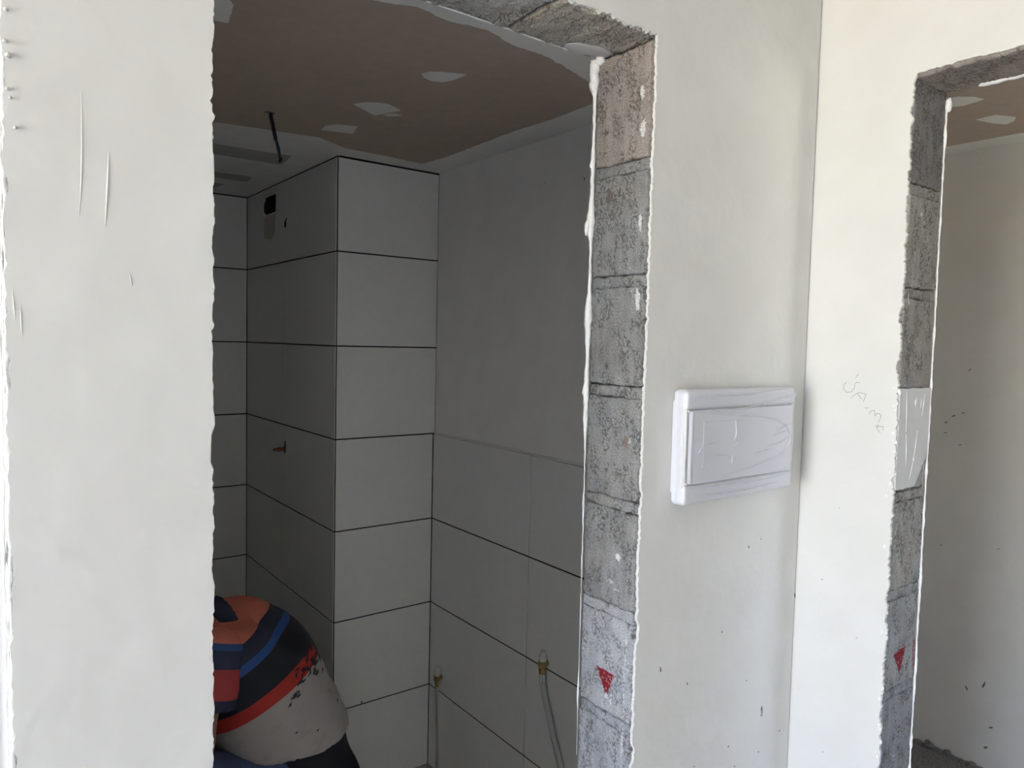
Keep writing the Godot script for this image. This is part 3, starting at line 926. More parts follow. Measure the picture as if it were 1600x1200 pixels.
	# boxed-in shaft
	var b := setting("wall_shaft", "pale grey tiled shaft in the far right corner of the bathroom", "wall")
	var hole := [-2.881, -2.757, 1.989, 2.056]
	var cx := BOX_X + 0.0022
	block_box("core", Vector3(cx, 0, -3.4), Vector3(1.588, hole[2], BOX_Z - 0.0022), M.tile_bed, b)
	block_box("core", Vector3(cx, hole[3], -3.4), Vector3(1.588, BATH_TOP, BOX_Z - 0.0022), M.tile_bed, b)
	block_box("core", Vector3(cx, hole[2], hole[1]), Vector3(1.588, hole[3], BOX_Z - 0.0022), M.tile_bed, b)
	block_box("core", Vector3(cx, hole[2], -3.4), Vector3(1.588, hole[3], hole[0]), M.tile_bed, b)
	block_box("cavity", Vector3(cx + 0.07, hole[2] - 0.001, hole[0] - 0.001), Vector3(1.2, hole[3] + 0.001, hole[1] + 0.001), M.cavity, b)
	var ff := Face.new(Vector3(0, 0, BOX_Z), Vector3.RIGHT, Vector3.UP, Vector3.BACK)
	tile_row(b, ff, [BOX_X + 0.0040, 1.3182], 0, 3)
	tile_row(b, ff, [BOX_X + 0.0040, 1.3108], 3, 7)
	var sf := Face.new(Vector3(BOX_X, 0, 0), Vector3.BACK, Vector3.UP, Vector3.LEFT)
	tile_row(b, sf, [REAR + 0.001, -2.6492, BOX_Z - 0.0034], 1, 7)
	# the long top tile with its cut-out for an outlet
	var s := CSGCombiner3D.new()
	s.name = numbered("tile")
	b.add_child(s, true)
	var body := CSGBox3D.new()
	body.name = "tile_body"
	body.size = Vector3(0.003, ROWS[0] - ROWS[1] - GAP * 2.0, BOX_Z - REAR - 0.0068)
	body.position = Vector3(BOX_X + 0.0015, (ROWS[0] + ROWS[1]) * 0.5 - GAP * 0.5, (BOX_Z + REAR) * 0.5 - 0.002)
	body.material = M.tile
	s.add_child(body)
	var cut := CSGBox3D.new()
	cut.name = "tile_cutout"
	cut.operation = CSGShape3D.OPERATION_SUBTRACTION
	cut.size = Vector3(0.05, hole[3] - hole[2], hole[1] - hole[0])
	cut.position = Vector3(BOX_X, (hole[2] + hole[3]) * 0.5, (hole[0] + hole[1]) * 0.5)
	cut.material = M.tile
	s.add_child(cut)
	var bite := CSGCylinder3D.new()
	bite.name = "tile_bite"
	bite.operation = CSGShape3D.OPERATION_SUBTRACTION
	bite.radius = 0.026
	bite.height = 0.05
	bite.sides = 9
	bite.rotation_degrees = Vector3(0, 0, 90)
	bite.position = Vector3(BOX_X, 2.020, hole[0] + 0.004)
	bite.material = M.tile
	s.add_child(bite)
	put("tile_chip", lump(Vector3(BOX_X, 1.931, -2.655), Basis(Vector3(0.0008, 0, 0), Vector3(0, 0.013, 0.002), Vector3(0, 0, 0.012)), 0.7, 3.0), M.cavity, b)
	put("tile_chip", lump(Vector3(BOX_X, 1.947, -2.645), Basis(Vector3(0.0008, 0, 0), Vector3(0, 0.005, 0), Vector3(0, 0, 0.006)), 0.7, 9.0), M.cavity, b)
	var stain := patch(sf, [Vector2(-2.885, 1.985), Vector2(-2.88, 1.90), Vector2(-2.82, 1.885), Vector2(-2.765, 1.91), Vector2(-2.76, 1.985)], 0.006, 0.0003, 3.0, 0.006, 0.0004)
	put("rust_stain", stain, M.rust_stain, b)
	for q in [[0.3025, 1.0508, 0.004], [1.12, 1.02, 0.0]]:
		if q[2] > 0.0:
			put("tile_speck", lump(Vector3(q[1], q[0], BOX_Z), Basis(Vector3(0.0035, 0, 0), Vector3(0, 0.005, 0), Vector3(0, 0, 0.001)), 0.6, 3.0, 6, 8), M.gouge, b)
	# rear wall
	var a := setting("wall_bathroom_back", "dim tiled wall at the far end of the bathroom", "wall")
	block_box("tile_bed", Vector3(0.03, 0, -3.5), Vector3(BOX_X + 0.01, BATH_TOP, REAR - 0.0022), M.tile_bed, a)
	var af := Face.new(Vector3(0, 0, REAR), Vector3.RIGHT, Vector3.UP, Vector3.BACK)
	tile_row(a, af, [0.137, 0.347, BOX_X - 0.001], 0, 7)
	# left wall, hidden behind the pier
	var l := setting("wall_bathroom_left", "plastered wall between bathroom and passage", "wall")
	block_box("core", Vector3(0.037, 0, -3.36), Vector3(0.135, TOP, -1.012), M.bath_plaster, l)


# ------------------------------------------------------------ the room beyond the second doorway

const BEYOND := 2.95
const BEYOND_TOP := 2.258

func build_side_room() -> void:
	var w := setting("wall_side_room", "shaded plain wall seen through the second doorway", "wall")
	block_box("plaster_face", Vector3(BEYOND, 0, -2.0), Vector3(BEYOND + 0.15, TOP, SOUTH), M.side_plaster, w)
	block_box("plaster_face", Vector3(1.588, 0, -2.1), Vector3(BEYOND + 0.15, TOP, -1.95), M.side_plaster, w)
	var f := Face.new(Vector3(BEYOND, 0, 0), Vector3.BACK, Vector3.UP, Vector3.LEFT)
	var scuffs := [[-1.13, 1.4575, 0.002, 0.005], [-1.20, 1.257, 0.005, 0.003], [-1.175, 1.2835, 0.006, 0.003], [-1.143, 1.298, 0.006, 0.002], [-1.20, 1.218, 0.005, 0.002], [-1.1475, 1.179, 0.004, 0.002], [-1.0777, 0.281, 0.003, 0.009], [-1.022, 0.3155, 0.003, 0.013], [-0.9915, 0.1686, 0.005, 0.004], [-1.0037, 0.0888, 0.005, 0.005], [-1.1935, 0.79, 0.003, 0.002], [-1.0024, 0.8215, 0.002, 0.003]]
	for k in scuffs.size():
		var q: Array = scuffs[k]
		var lean := 0.004 if k != 6 else -0.004
		put("wall_scuff", lump(Vector3(BEYOND, q[1], q[0]), Basis(Vector3(0.0006, 0, 0), Vector3(0, q[3], lean), Vector3(0, 0, q[2])), 0.7, k * 3.0, 6, 8), M.gouge, w)
	var c := setting("ceiling_side_room", "brown plasterboard ceiling beyond the second doorway", "ceiling")
	block_box("plasterboard", Vector3(1.588, BEYOND_TOP, -2.1), Vector3(BEYOND + 0.15, BEYOND_TOP + 0.012, SOUTH), M.board, c)
	var cf := Face.new(Vector3(0, BEYOND_TOP, 0), Vector3.RIGHT, Vector3.BACK, Vector3.DOWN)
	put("joint_compound", patch(cf, [Vector2(2.838, -1.95), Vector2(2.838, 2.3), Vector2(2.95, 2.3), Vector2(2.95, -1.95)], 0.002, 0.001, 8.0, 0.02, 0.0012), M.compound, c)
	var spots := [
		[Vector2(2.29, -0.99), Vector2(2.31, -0.955), Vector2(2.345, -0.928), Vector2(2.388, -0.918), Vector2(2.404, -0.98), Vector2(2.389, -1.012), Vector2(2.33, -1.02)],
		[Vector2(2.575, -1.012), Vector2(2.569, -0.955), Vector2(2.600, -0.938), Vector2(2.640, -0.922), Vector2(2.675, -0.938), Vector2(2.697, -0.968), Vector2(2.66, -0.99)],
	]
	for k in spots.size():
		put("filler_patch", patch(cf, spots[k], 0.0012, 0.0008, 200.0 + k * 9.0, 0.006, 0.001), M.compound, c)
	# raw screed along the foot of the far wall
	var s := setting("floor_side_room", "dark rough screed floor beyond the second doorway", "floor")
	block_box("screed_slab", Vector3(1.62, 0.0, -1.95), Vector3(BEYOND, 0.004, SOUTH), M.screed, s)
	var p := PackedVector3Array()
	var r := PackedFloat32Array()
	for k in 160:
		var z := lerpf(-1.9, 0.4, k / 159.0)
		p.append(Vector3(BEYOND - 0.012, 0.002, z))
		r.append(0.012 + 0.010 * maxf(0.0, wobble.get_noise_1d(z * 9.0 + 2.0)))
	put("screed_edge", tube(p, r, 8, 0.6, 3.0), M.screed, s)
	for q in [[-1.193, 0.020], [-1.183, 0.016], [-1.125, 0.015], [-1.04, 0.010]]:
		put("screed_lump", lump(Vector3(BEYOND - 0.012, 0.012, q[0]), Basis(Vector3(0.014, 0, 0), Vector3(0, q[1], 0), Vector3(0, 0, 0.013)), 0.5, q[0] * 7.0), M.screed, s)


# ------------------------------------------------------------ things

func build_distribution_board() -> void:
	var t := base("distribution_board", "white plastic fuse box under wrinkled clear film on the wall beside the corner", "fuse box", Vector3(1.2, 1.337, FRONT))
	# back tray, bars and posts of the frame
	var s := Shape.new()
	rounded_into(s, Vector3(0.341, 0.207, 0.024), 0.009, 4, Vector3(0, 0, 0.0115))
	rounded_into(s, Vector3(0.344, 0.0365, 0.032), 0.009, 5, Vector3(0, 0.0868, 0.016))
	rounded_into(s, Vector3(0.344, 0.0365, 0.032), 0.009, 5, Vector3(0, -0.0868, 0.016))
	rounded_into(s, Vector3(0.0085, 0.172, 0.0275), 0.003, 4, Vector3(-0.1672, 0, 0.01375))
	rounded_into(s, Vector3(0.0060, 0.172, 0.0275), 0.0025, 4, Vector3(0.1687, 0, 0.01375))
	put("frame", s.done(), M.white_plastic, t)
	var d := put("door", rounded(Vector3(0.3145, 0.1352, 0.0075), 0.0018, 3, Vector3(0.0062, 0, 0.0292)), M.white_plastic, t)
	put("hinge_bar", tube(PackedVector3Array([Vector3(-0.1535, -0.066, 0.0295), Vector3(-0.1535, 0.066, 0.0295)]), PackedFloat32Array([0.0042]), 14), M.white_plastic, d)
	put("catch", rounded(Vector3(0.003, 0.05, 0.006), 0.0012, 3, Vector3(0.1655, 0.005, 0.030)), M.white_plastic, d)
	put("raised_field", rounded(Vector3(0.22, 0.084, 0.0022), 0.0008, 2, Vector3(-0.012, 0.004, 0.0324)), M.white_plastic, d)
	for y in [-0.0655, 0.0655]:
		put("hinge_pin", lump(Vector3(-0.1605, y, 0.0285), Basis(Vector3(0.002, 0, 0), Vector3(0, 0.0025, 0), Vector3(0, 0, 0.003)), 0.1, 1.0, 6, 10), M.grey_filler, t)
	# clinging film: a sheet with pulled ridges
	var ridges := [
		[Vector2(-0.10, 0.062), Vector2(0.05, 0.050), Vector2(0.128, 0.030), Vector2(0.152, 0.010), Vector2(0.150, -0.010), Vector2(0.12, -0.030), Vector2(0.03, -0.048), Vector2(-0.07, -0.062)],
		[Vector2(-0.15, 0.066), Vector2(0.0, 0.068), Vector2(0.165, 0.088)],
		[Vector2(0.04, 0.066), Vector2(0.09, 0.078), Vector2(0.168, 0.092)],
		[Vector2(-0.14, 0.064), Vector2(0.0, 0.053), Vector2(0.12, 0.040)],
		[Vector2(-0.15, 0.092), Vector2(0.0, 0.094), Vector2(0.16, 0.104)],
		[Vector2(-0.14, -0.088), Vector2(0.0, -0.092), Vector2(0.12, -0.086)],
		[Vector2(-0.15, -0.070), Vector2(0.0, -0.078), Vector2(0.15, -0.074)],
		[Vector2(-0.03, 0.045), Vector2(-0.026, 0.02), Vector2(-0.032, 0.006)],
		[Vector2(-0.03, -0.003), Vector2(-0.02, 0.004)],
		[Vector2(-0.036, -0.020), Vector2(-0.037, -0.036)],
		[Vector2(0.10, 0.018), Vector2(0.145, 0.028)],
		[Vector2(0.09, 0.008), Vector2(0.148, 0.018)],
		[Vector2(0.07, -0.012), Vector2(0.12, -0.006), Vector2(0.146, 0.004)],
		[Vector2(0.03, -0.024), Vector2(0.09, -0.016)],
		[Vector2(-0.12, 0.004), Vector2(-0.08, 0.006)],
		[Vector2(-0.11, -0.016), Vector2(-0.06, -0.020), Vector2(-0.03, -0.026)],
		[Vector2(-0.135, -0.01), Vector2(-0.128, 0.0)],
	]
	var sh := Shape.new()
	var nu := 150
	var nv := 92
	for j in nv + 1:
		for i in nu + 1:
			var q := Vector2(lerpf(-0.1725, 0.1725, float(i) / nu), lerpf(-0.1055, 0.1055, float(j) / nv))
			var h := 0.0
			for l in ridges:
				for k in l.size() - 1:
					var c := Geometry2D.get_closest_point_to_segment(q, l[k], l[k + 1])
					var e := q.distance_to(c)
					if e < 0.006:
						h = maxf(h, 0.0042 * exp(-e * e / 0.000004))
			h += 0.0016 * wobble.get_noise_2d(q.x * 40.0, q.y * 60.0)
			var rim := minf(0.1725 - absf(q.x), 0.1055 - absf(q.y))
			var z := 0.0345 + h
			if rim < 0.008:
				z = 0.0345 + h - 0.020 * pow(1.0 - rim / 0.008, 2.0)
			sh.vert(Vector3(q.x * 1.004, q.y * 1.006, z))
	for j in nv:
		for i in nu:
			var k := j * (nu + 1) + i
			sh.quad(k, k + 1, k + nu + 2, k + nu + 1)
	var film := put("plastic_film", sh.done(), M.film, t)
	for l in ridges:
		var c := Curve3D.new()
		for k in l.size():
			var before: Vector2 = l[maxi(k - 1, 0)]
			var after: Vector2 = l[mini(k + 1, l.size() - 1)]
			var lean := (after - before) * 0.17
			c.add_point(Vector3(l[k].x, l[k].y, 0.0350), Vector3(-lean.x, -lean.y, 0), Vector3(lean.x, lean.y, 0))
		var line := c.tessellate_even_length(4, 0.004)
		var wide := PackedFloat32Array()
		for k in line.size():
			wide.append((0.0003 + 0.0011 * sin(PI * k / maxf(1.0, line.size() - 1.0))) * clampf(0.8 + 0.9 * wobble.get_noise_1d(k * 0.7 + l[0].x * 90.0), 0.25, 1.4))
		put("fold_highlight", tube(line, wide, 7), M.fold_highlight, film)  # whitish tube lays the highlight of each ridge on as colour


func hex_nut(r: float, y0: float, y1: float) -> ArrayMesh:
	return lathe([Vector2(0.0, y0), Vector2(r * 0.86, y0), Vector2(r, y0 + 0.002), Vector2(r, y1 - 0.002), Vector2(r * 0.86, y1), Vector2(0.0, y1)], 6, true)


func build_water_outlets() -> void:
	# braided steel hose in the corner
	var t := base("water_hose", "thin braided metal hose hanging from a brass outlet in the tiled corner", "hose", Vector3(1.295, -0.0115, -2.111))
	put("plug", lathe([Vector2(0.0, 0.372), Vector2(0.0095, 0.372), Vector2(0.0105, 0.384), Vector2(0.009, 0.398), Vector2(0.005, 0.404), Vector2(0.0, 0.405)], 16), M.white_plug, t)
	put("nut", hex_nut(0.0135, 0.356, 0.373), M.brass, t)
	put("neck", lathe([Vector2(0.0, 0.334), Vector2(0.0075, 0.334), Vector2(0.008, 0.345), Vector2(0.0085, 0.357), Vector2(0.0, 0.358)], 16), M.brass, t)
	put("wall_stub", tube(PackedVector3Array([Vector3(0.0, 0.364, 0), Vector3(0.01, 0.364, 0), Vector3(0.0175, 0.364, 0)]), PackedFloat32Array([0.0085]), 14), M.brass, t)
	put("ferrule", lathe([Vector2(0.0, 0.296), Vector2(0.0062, 0.296), Vector2(0.0068, 0.30), Vector2(0.0068, 0.33), Vector2(0.0055, 0.334), Vector2(0.0, 0.334)], 16), M.hose_white, t)
	var p := PackedVector3Array()
	var r := PackedFloat32Array()
	var n := 190
	for k in n:
		var a := k / float(n - 1)
		p.append(Vector3(0.001 * sin(a * 3.0), lerpf(0.298, 0.004, a), 0.011 * a))
		r.append(0.0056 + 0.0007 * (k % 2))
	put("braid", tube(p, r, 12), M.steel, t)
	# white plastic hose
	var h := base("water_hose", "pale flexible plastic hose bending down from a capped brass outlet on the right tiles", "hose", Vector3(1.295, -0.009, -1.545))
	put("plug", lathe([Vector2(0.0, 0.632), Vector2(0.0105, 0.632), Vector2(0.0115, 0.645), Vector2(0.0095, 0.649), Vector2(0.0075, 0.654), Vector2(0.007, 0.661), Vector2(0.0, 0.663)], 16), M.white_plug, h)
	put("nut", hex_nut(0.0142, 0.614, 0.633), M.brass, h)
	put("neck", lathe([Vector2(0.0, 0.596), Vector2(0.0100, 0.596), Vector2(0.0108, 0.600), Vector2(0.0108, 0.612), Vector2(0.0118, 0.615), Vector2(0.0, 0.616)], 18), M.brass, h)
	put("wall_stub", tube(PackedVector3Array([Vector3(0.0, 0.622, 0), Vector3(0.01, 0.622, 0), Vector3(0.0175, 0.622, 0)]), PackedFloat32Array([0.009]), 14), M.brass, h)
	put("sleeve", lathe([Vector2(0.0, 0.568), Vector2(0.0082, 0.568), Vector2(0.0090, 0.571), Vector2(0.0090, 0.594), Vector2(0.008, 0.597), Vector2(0.0, 0.597)], 18), M.white_plug, h)
	for a in [0.9, 2.2, 4.2]:
		put("sleeve_slot", rounded(Vector3(0.0012, 0.020, 0.0012), 0.0004, 2, Vector3(0.0088 * cos(a), 0.583, 0.0088 * sin(a))), M.black_rubber, h)
	var c := Curve3D.new()
	for q in [Vector3(0, 0.575, 0), Vector3(0.0, 0.54, 0.010), Vector3(0, 0.50, 0.028), Vector3(0, 0.44, 0.054), Vector3(0, 0.37, 0.087), Vector3(-0.005, 0.26, 0.14), Vector3(-0.02, 0.13, 0.20), Vector3(-0.06, 0.03, 0.27), Vector3(-0.12, 0.02, 0.34)]:
		c.add_point(q)
	put("hose", tube(c.tessellate_even_length(4, 0.008), PackedFloat32Array([0.0088]), 14), M.hose_white, h)


func build_ceiling_cable() -> void:
	var t := base("ceiling_cable", "short black cable hanging from a hole in the bathroom ceiling", "cable", Vector3(0.64, BATH_TOP, -1.905))
	var p := PackedVector3Array([Vector3(0, 0.01, 0), Vector3(0.001, -0.01, 0), Vector3(0.006, -0.03, 0.0), Vector3(0.011, -0.058, 0.002), Vector3(0.013, -0.068, 0.002)])
	put("sheath", tube(p, PackedFloat32Array([0.0048]), 12), M.black_rubber, t)
	put("wire", tube(PackedVector3Array([Vector3(0.0115, -0.062, 0.002), Vector3(0.015, -0.082, 0.004), Vector3(0.0225, -0.112, 0.004)]), PackedFloat32Array([0.0026]), 8), M.wire_blue, t)
	put("wire", tube(PackedVector3Array([Vector3(0.0135, -0.062, 0.002), Vector3(0.021, -0.085, 0.001), Vector3(0.026, -0.118, 0.003)]), PackedFloat32Array([0.0026]), 8), M.black_rubber, t)
	put("wire_end", lump(Vector3(0.0245, -0.116, 0.0035), Basis(Vector3(0.0045, 0, 0), Vector3(0.002, 0.008, 0), Vector3(0, 0, 0.004)), 0.2, 2.0), M.black_rubber, t)
	put("hole_dark", lump(Vector3(-0.002, -0.0005, 0), Basis(Vector3(0.014, 0, 0), Vector3(0, 0.0012, 0), Vector3(0, 0, 0.010)), 0.5, 5.0), M.gouge, t)  # solid dark disc painted in for the shade of the hole, nothing is cut


func build_pipe_stub() -> void:
	var t := base("pipe_stub", "short rusty pipe stub sticking out of the dark side of the shaft", "pipe", Vector3(BOX_X, 1.106, -2.646))
	put("pipe", tube(PackedVector3Array([Vector3(0.02, 0, 0), Vector3(-0.014, 0, 0), Vector3(-0.0285, -0.0005, -0.001)]), PackedFloat32Array([0.0065]), 14), M.copper, t)
	put("collar", tube(PackedVector3Array([Vector3(-0.018, 0, 0), Vector3(-0.025, 0, 0)]), PackedFloat32Array([0.0082]), 6), M.copper, t)
	put("tip", tube(PackedVector3Array([Vector3(-0.028, 0, -0.001), Vector3(-0.042, -0.001, -0.002)]), PackedFloat32Array([0.0048]), 12), M.copper, t)
	put("hole_dark", lump(Vector3(0, 0.002, 0), Basis(Vector3(0.0012, 0, 0), Vector3(0, 0.018, 0.001), Vector3(0, 0, 0.011)), 0.35, 5.0), M.black_rubber, t)  # black lump colours in the darkness of the hole round the pipe
	put("hole_dark", lump(Vector3(0, 0.024, 0.002), Basis(Vector3(0.001, 0, 0), Vector3(0, 0.006, 0), Vector3(0, 0, 0.007)), 0.35, 9.0), M.black_rubber, t)  # smaller black lump, again the dark of a hole as colour


# ------------------------------------------------------------ the worker

# tapered capsules [a, b, ra, rb] joined with a smooth minimum
func field(p: Vector3, bones: Array, k: float, grow: float) -> float:
	var d := 1e9
	for b in bones:
		var ab: Vector3 = b[1] - b[0]
		var t: float = clampf((p - b[0]).dot(ab) / ab.length_squared(), 0.0, 1.0)
		var e: float = p.distance_to(b[0] + ab * t) - lerpf(b[2], b[3], t) - grow
		if d > 1e8:
			d = e
		elif absf(d - e) < k:
			var h := 0.5 + 0.5 * (e - d) / k
			d = lerpf(e, d, h) - k * h * (1.0 - h)
		else:
			d = minf(d, e)
	return d


# meshes a field with surface nets into s; paint gives each vertex its colour
func nets(s: Shape, lo: Vector3, hi: Vector3, cell: float, f: Callable, paint = null) -> void:
	var n := Vector3i(((hi - lo) / cell).ceil()) + Vector3i.ONE
	var g := PackedFloat32Array()
	g.resize(n.x * n.y * n.z)
	g.fill(1.0)
	var coarse := 4
	for cz in range(0, n.z, coarse):
		for cy in range(0, n.y, coarse):
			for cx in range(0, n.x, coarse):
				var mid := lo + Vector3(cx + 1.5, cy + 1.5, cz + 1.5) * cell
				var far: float = f.call(mid)
				var flat := absf(far) > cell * 6.5
				for z in range(cz, mini(cz + coarse, n.z)):
					for y in range(cy, mini(cy + coarse, n.y)):
						for x in range(cx, mini(cx + coarse, n.x)):
							g[(z * n.y + y) * n.x + x] = far if flat else f.call(lo + Vector3(x, y, z) * cell)
	var ids := {}
	var row := n.x
	var lay := n.x * n.y
	for z in n.z - 1:
		for y in n.y - 1:
			for x in n.x - 1:
				var i := z * lay + y * row + x
				var a := g[i]
				var sign0 := a < 0.0
				if (g[i + 1] < 0.0) == sign0 and (g[i + row] < 0.0) == sign0 and (g[i + row + 1] < 0.0) == sign0 and (g[i + lay] < 0.0) == sign0 and (g[i + lay + 1] < 0.0) == sign0 and (g[i + lay + row] < 0.0) == sign0 and (g[i + lay + row + 1] < 0.0) == sign0:
					continue
				var sum := Vector3.ZERO
				var hits := 0
				for e in [[0, 0, 0, 0], [0, 1, 0, 0], [0, 0, 1, 0], [0, 1, 1, 0], [0, 0, 0, 1], [1, 0, 0, 1], [0, 0, 1, 1], [1, 0, 1, 1], [0, 0, 0, 2], [1, 0, 0, 2], [0, 1, 0, 2], [1, 1, 0, 2]]:
					var p := Vector3i.ZERO
					var step := 1
					if e[3] == 0:
						p = Vector3i(0, e[1], e[2])
					elif e[3] == 1:
						p = Vector3i(e[0], 0, e[2])
						step = row
					else:
						p = Vector3i(e[0], e[1], 0)
						step = lay
					var k := i + p.x + p.y * row + p.z * lay
					var va := g[k]
					var vb := g[k + step]
					if (va < 0.0) != (vb < 0.0):
						var q := Vector3(p)
						q[e[3]] += va / (va - vb)
						sum += q
						hits += 1
				var w := lo + (Vector3(x, y, z) + sum / hits) * cell
				ids[i] = s.vert(w, paint.call(w) if paint != null else Color.WHITE)
	for z in range(1, n.z - 1):
		for y in range(1, n.y - 1):
			for x in range(1, n.x - 1):
				var i := z * lay + y * row + x
				var inner := g[i] < 0.0
				if (g[i + 1] < 0.0) != inner:
					net_quad(s, ids, i - row - lay, i - lay, i, i - row, inner)
				if (g[i + row] < 0.0) != inner:
					net_quad(s, ids, i - 1 - lay, i - 1, i, i - lay, inner)
				if (g[i + lay] < 0.0) != inner:
					net_quad(s, ids, i - 1 - row, i - row, i, i - 1, inner)


func net_quad(s: Shape, ids: Dictionary, a: int, b: int, c: int, d: int, inner: bool) -> void:
	if not (ids.has(a) and ids.has(b) and ids.has(c) and ids.has(d)):
		return
	if inner:
		s.quad(ids[a], ids[b], ids[c], ids[d])
	else:
		s.quad(ids[a], ids[d], ids[c], ids[b])


var torso := []
var sleeves := []
var thighs := []
var neck_line := []

func lateral(v: Vector3) -> float:   # distance down the trunk from the shoulders, tilted like the shirt's stripes
	var axis := Vector3(0.4684, -0.8835, 0)
	return (v - Vector3(0.48, 0.785, 0)).dot(axis) + 0.25 * (v.z + 1.8)


func shirt_field(p: Vector3) -> float:
	var d := maxf(field(p, torso, 0.06, 0.008), 0.545 - p.y)
	var fold: float = wobble.get_noise_3d(p.x * 7.0 + p.y * 5.0, p.y * 16.0 - p.x * 8.0, p.z * 6.0)
	var drape: float = maxf(0.0, wobble.get_noise_3d(p.x * 3.0, p.y * 26.0 + p.x * 6.0, p.z * 3.0)) * smoothstep(0.16, 0.24, lateral(p))
	return d - 0.004 * fold - 0.009 * drape


func sleeve_field(p: Vector3, s: Array) -> float:
	var ab: Vector3 = s[1] - s[0]
	var t: float = (p - s[0]).dot(ab) / ab.length_squared()
	var fold: float = wobble.get_noise_3d(p.x * 9.0, p.y * 22.0, p.z * 9.0)
	return maxf(field(p, [s], 0.03, 0.013 + 0.01 * clampf(t, 0.0, 0.6)), (t - 0.57) * ab.length()) - 0.003 * fold


# the cloth's dye: stripes across, with black smears of adhesive; x runs down the trunk, y along the stripes
func shirt_cloth() -> ImageTexture:
	var im := Image.create(768, 512, false, Image.FORMAT_RGB8)
	var orange := linear(0.56, 0.165, 0.11)
	var navy := linear(0.020, 0.026, 0.048)
	var blue := linear(0.028, 0.075, 0.24)
	var black := linear(0.010, 0.012, 0.018)
	var red := linear(0.36, 0.030, 0.024)
	var white := linear(0.33, 0.30, 0.28)
	for y in 512:
		for x in 768:
			var u := -0.15 + 0.6 * x / 767.0
			var across := 0.28 + 0.6 * y / 511.0
			var c := orange
			if u > 0.167:
				c = white
			elif u > 0.134:
				c = red
			elif u > 0.060:
				c = black
			elif u > 0.040:
				c = blue
			elif u > 0.003:
				c = navy
			var smear: float = grit.get_noise_2d(across * 38.0, u * 60.0)
			if u > 0.120 and u < 0.175 and across > 0.605 and smear + (across - 0.65) * 6.0 > 0.05:
				c = c.lerp(black, 0.85)
			for q in [[0.183, 0.597, 0.0042, 0.010], [0.192, 0.584, 0.003, 0.004], [0.190, 0.606, 0.003, 0.005], [0.180, 0.660, 0.006, 0.005], [0.188, 0.668, 0.004, 0.006], [0.200, 0.690, 0.003, 0.004], [0.172, 0.695, 0.010, 0.006], [0.182, 0.705, 0.004, 0.004], [0.262, 0.600, 0.002, 0.003], [0.300, 0.735, 0.002, 0.003], [0.255, 0.705, 0.0015, 0.002], [0.30, 0.655, 0.0015, 0.003]]:
				var d := Vector2((u - q[0]) / q[2], (across - q[1]) / q[3]).length()
				if d < 1.0 + 0.9 * grit.get_noise_2d(across * 260.0, u * 260.0):
					c = black
			var grime: float = wobble.get_noise_2d(across * 14.0, u * 18.0)
			if u > 0.167:
				c = c.lerp(linear(0.20, 0.175, 0.15), clampf(grime * 0.7 - 0.1, 0.0, 0.5))
			im.set_pixel(x, y, c)
	return ImageTexture.create_from_image(im)


func sleeve_cloth() -> ImageTexture:
	var im := Image.create(512, 4, false, Image.FORMAT_RGB8)
	for x in 512:
		var t := -0.6 + 1.4 * x / 511.0
		var c := linear(0.56, 0.165, 0.11)
		if t > 0.43:
			c = linear(0.018, 0.026, 0.052)
		elif t > 0.08:
			c = linear(0.34, 0.044, 0.046)
		elif t > -0.13:
			c = linear(0.020, 0.026, 0.055)
		elif t > -0.21:
			c = linear(0.035, 0.075, 0.20)
		for y in 4:
			im.set_pixel(x, y, c)
	return ImageTexture.create_from_image(im)


# black seat and blue legs, parted by a wavering border
func jeans_cloth() -> ImageTexture:
	var im := Image.create(512, 256, false, Image.FORMAT_RGB8)
	for x in 512:
		for y in 256:
			var border: float = 0.60 + 0.008 * wobble.get_noise_1d(y / 255.0 * 30.0)
			im.set_pixel(x, y, linear(0.055, 0.075, 0.145) if x / 511.0 < border else linear(0.012, 0.013, 0.018))
	return ImageTexture.create_from_image(im)


func chain(list: Array, points: Array, radii: Array) -> void:
	for k in points.size() - 1:
		list.append([points[k], points[k + 1], radii[k], radii[k + 1]])


func hand_bones(wrist: Vector3, along: Vector3, palm: Vector3) -> Array:
	var out := []
	var side := along.cross(palm).normalized()
	var knuckle := wrist + along * 0.085
	for k in 4:
		chain(out, [wrist + side * (k - 1.5) * 0.010, knuckle + side * (k - 1.5) * 0.020], [0.016, 0.0115])
		var l: float = [0.066, 0.076, 0.070, 0.054][k]
		var a := knuckle + side * (k - 1.5) * 0.021
		var b := a + (along * 0.9 + palm * 0.35).normalized() * l * 0.45
		var c := b + (along * 0.55 + palm * 0.8).normalized() * l * 0.32
		var d := c + (along * 0.2 + palm).normalized() * l * 0.25
		chain(out, [a, b, c, d], [0.0095, 0.0088, 0.008, 0.0068])
	var th := wrist + along * 0.022 - side * 0.018
	chain(out, [th, th + (along * 0.6 - side * 0.8 + palm * 0.2).normalized() * 0.042, th + (along * 0.6 - side * 0.8 + palm * 0.2).normalized() * 0.042 + (along + palm * 0.4 - side * 0.2).normalized() * 0.032], [0.0135, 0.011, 0.0082])
	return out


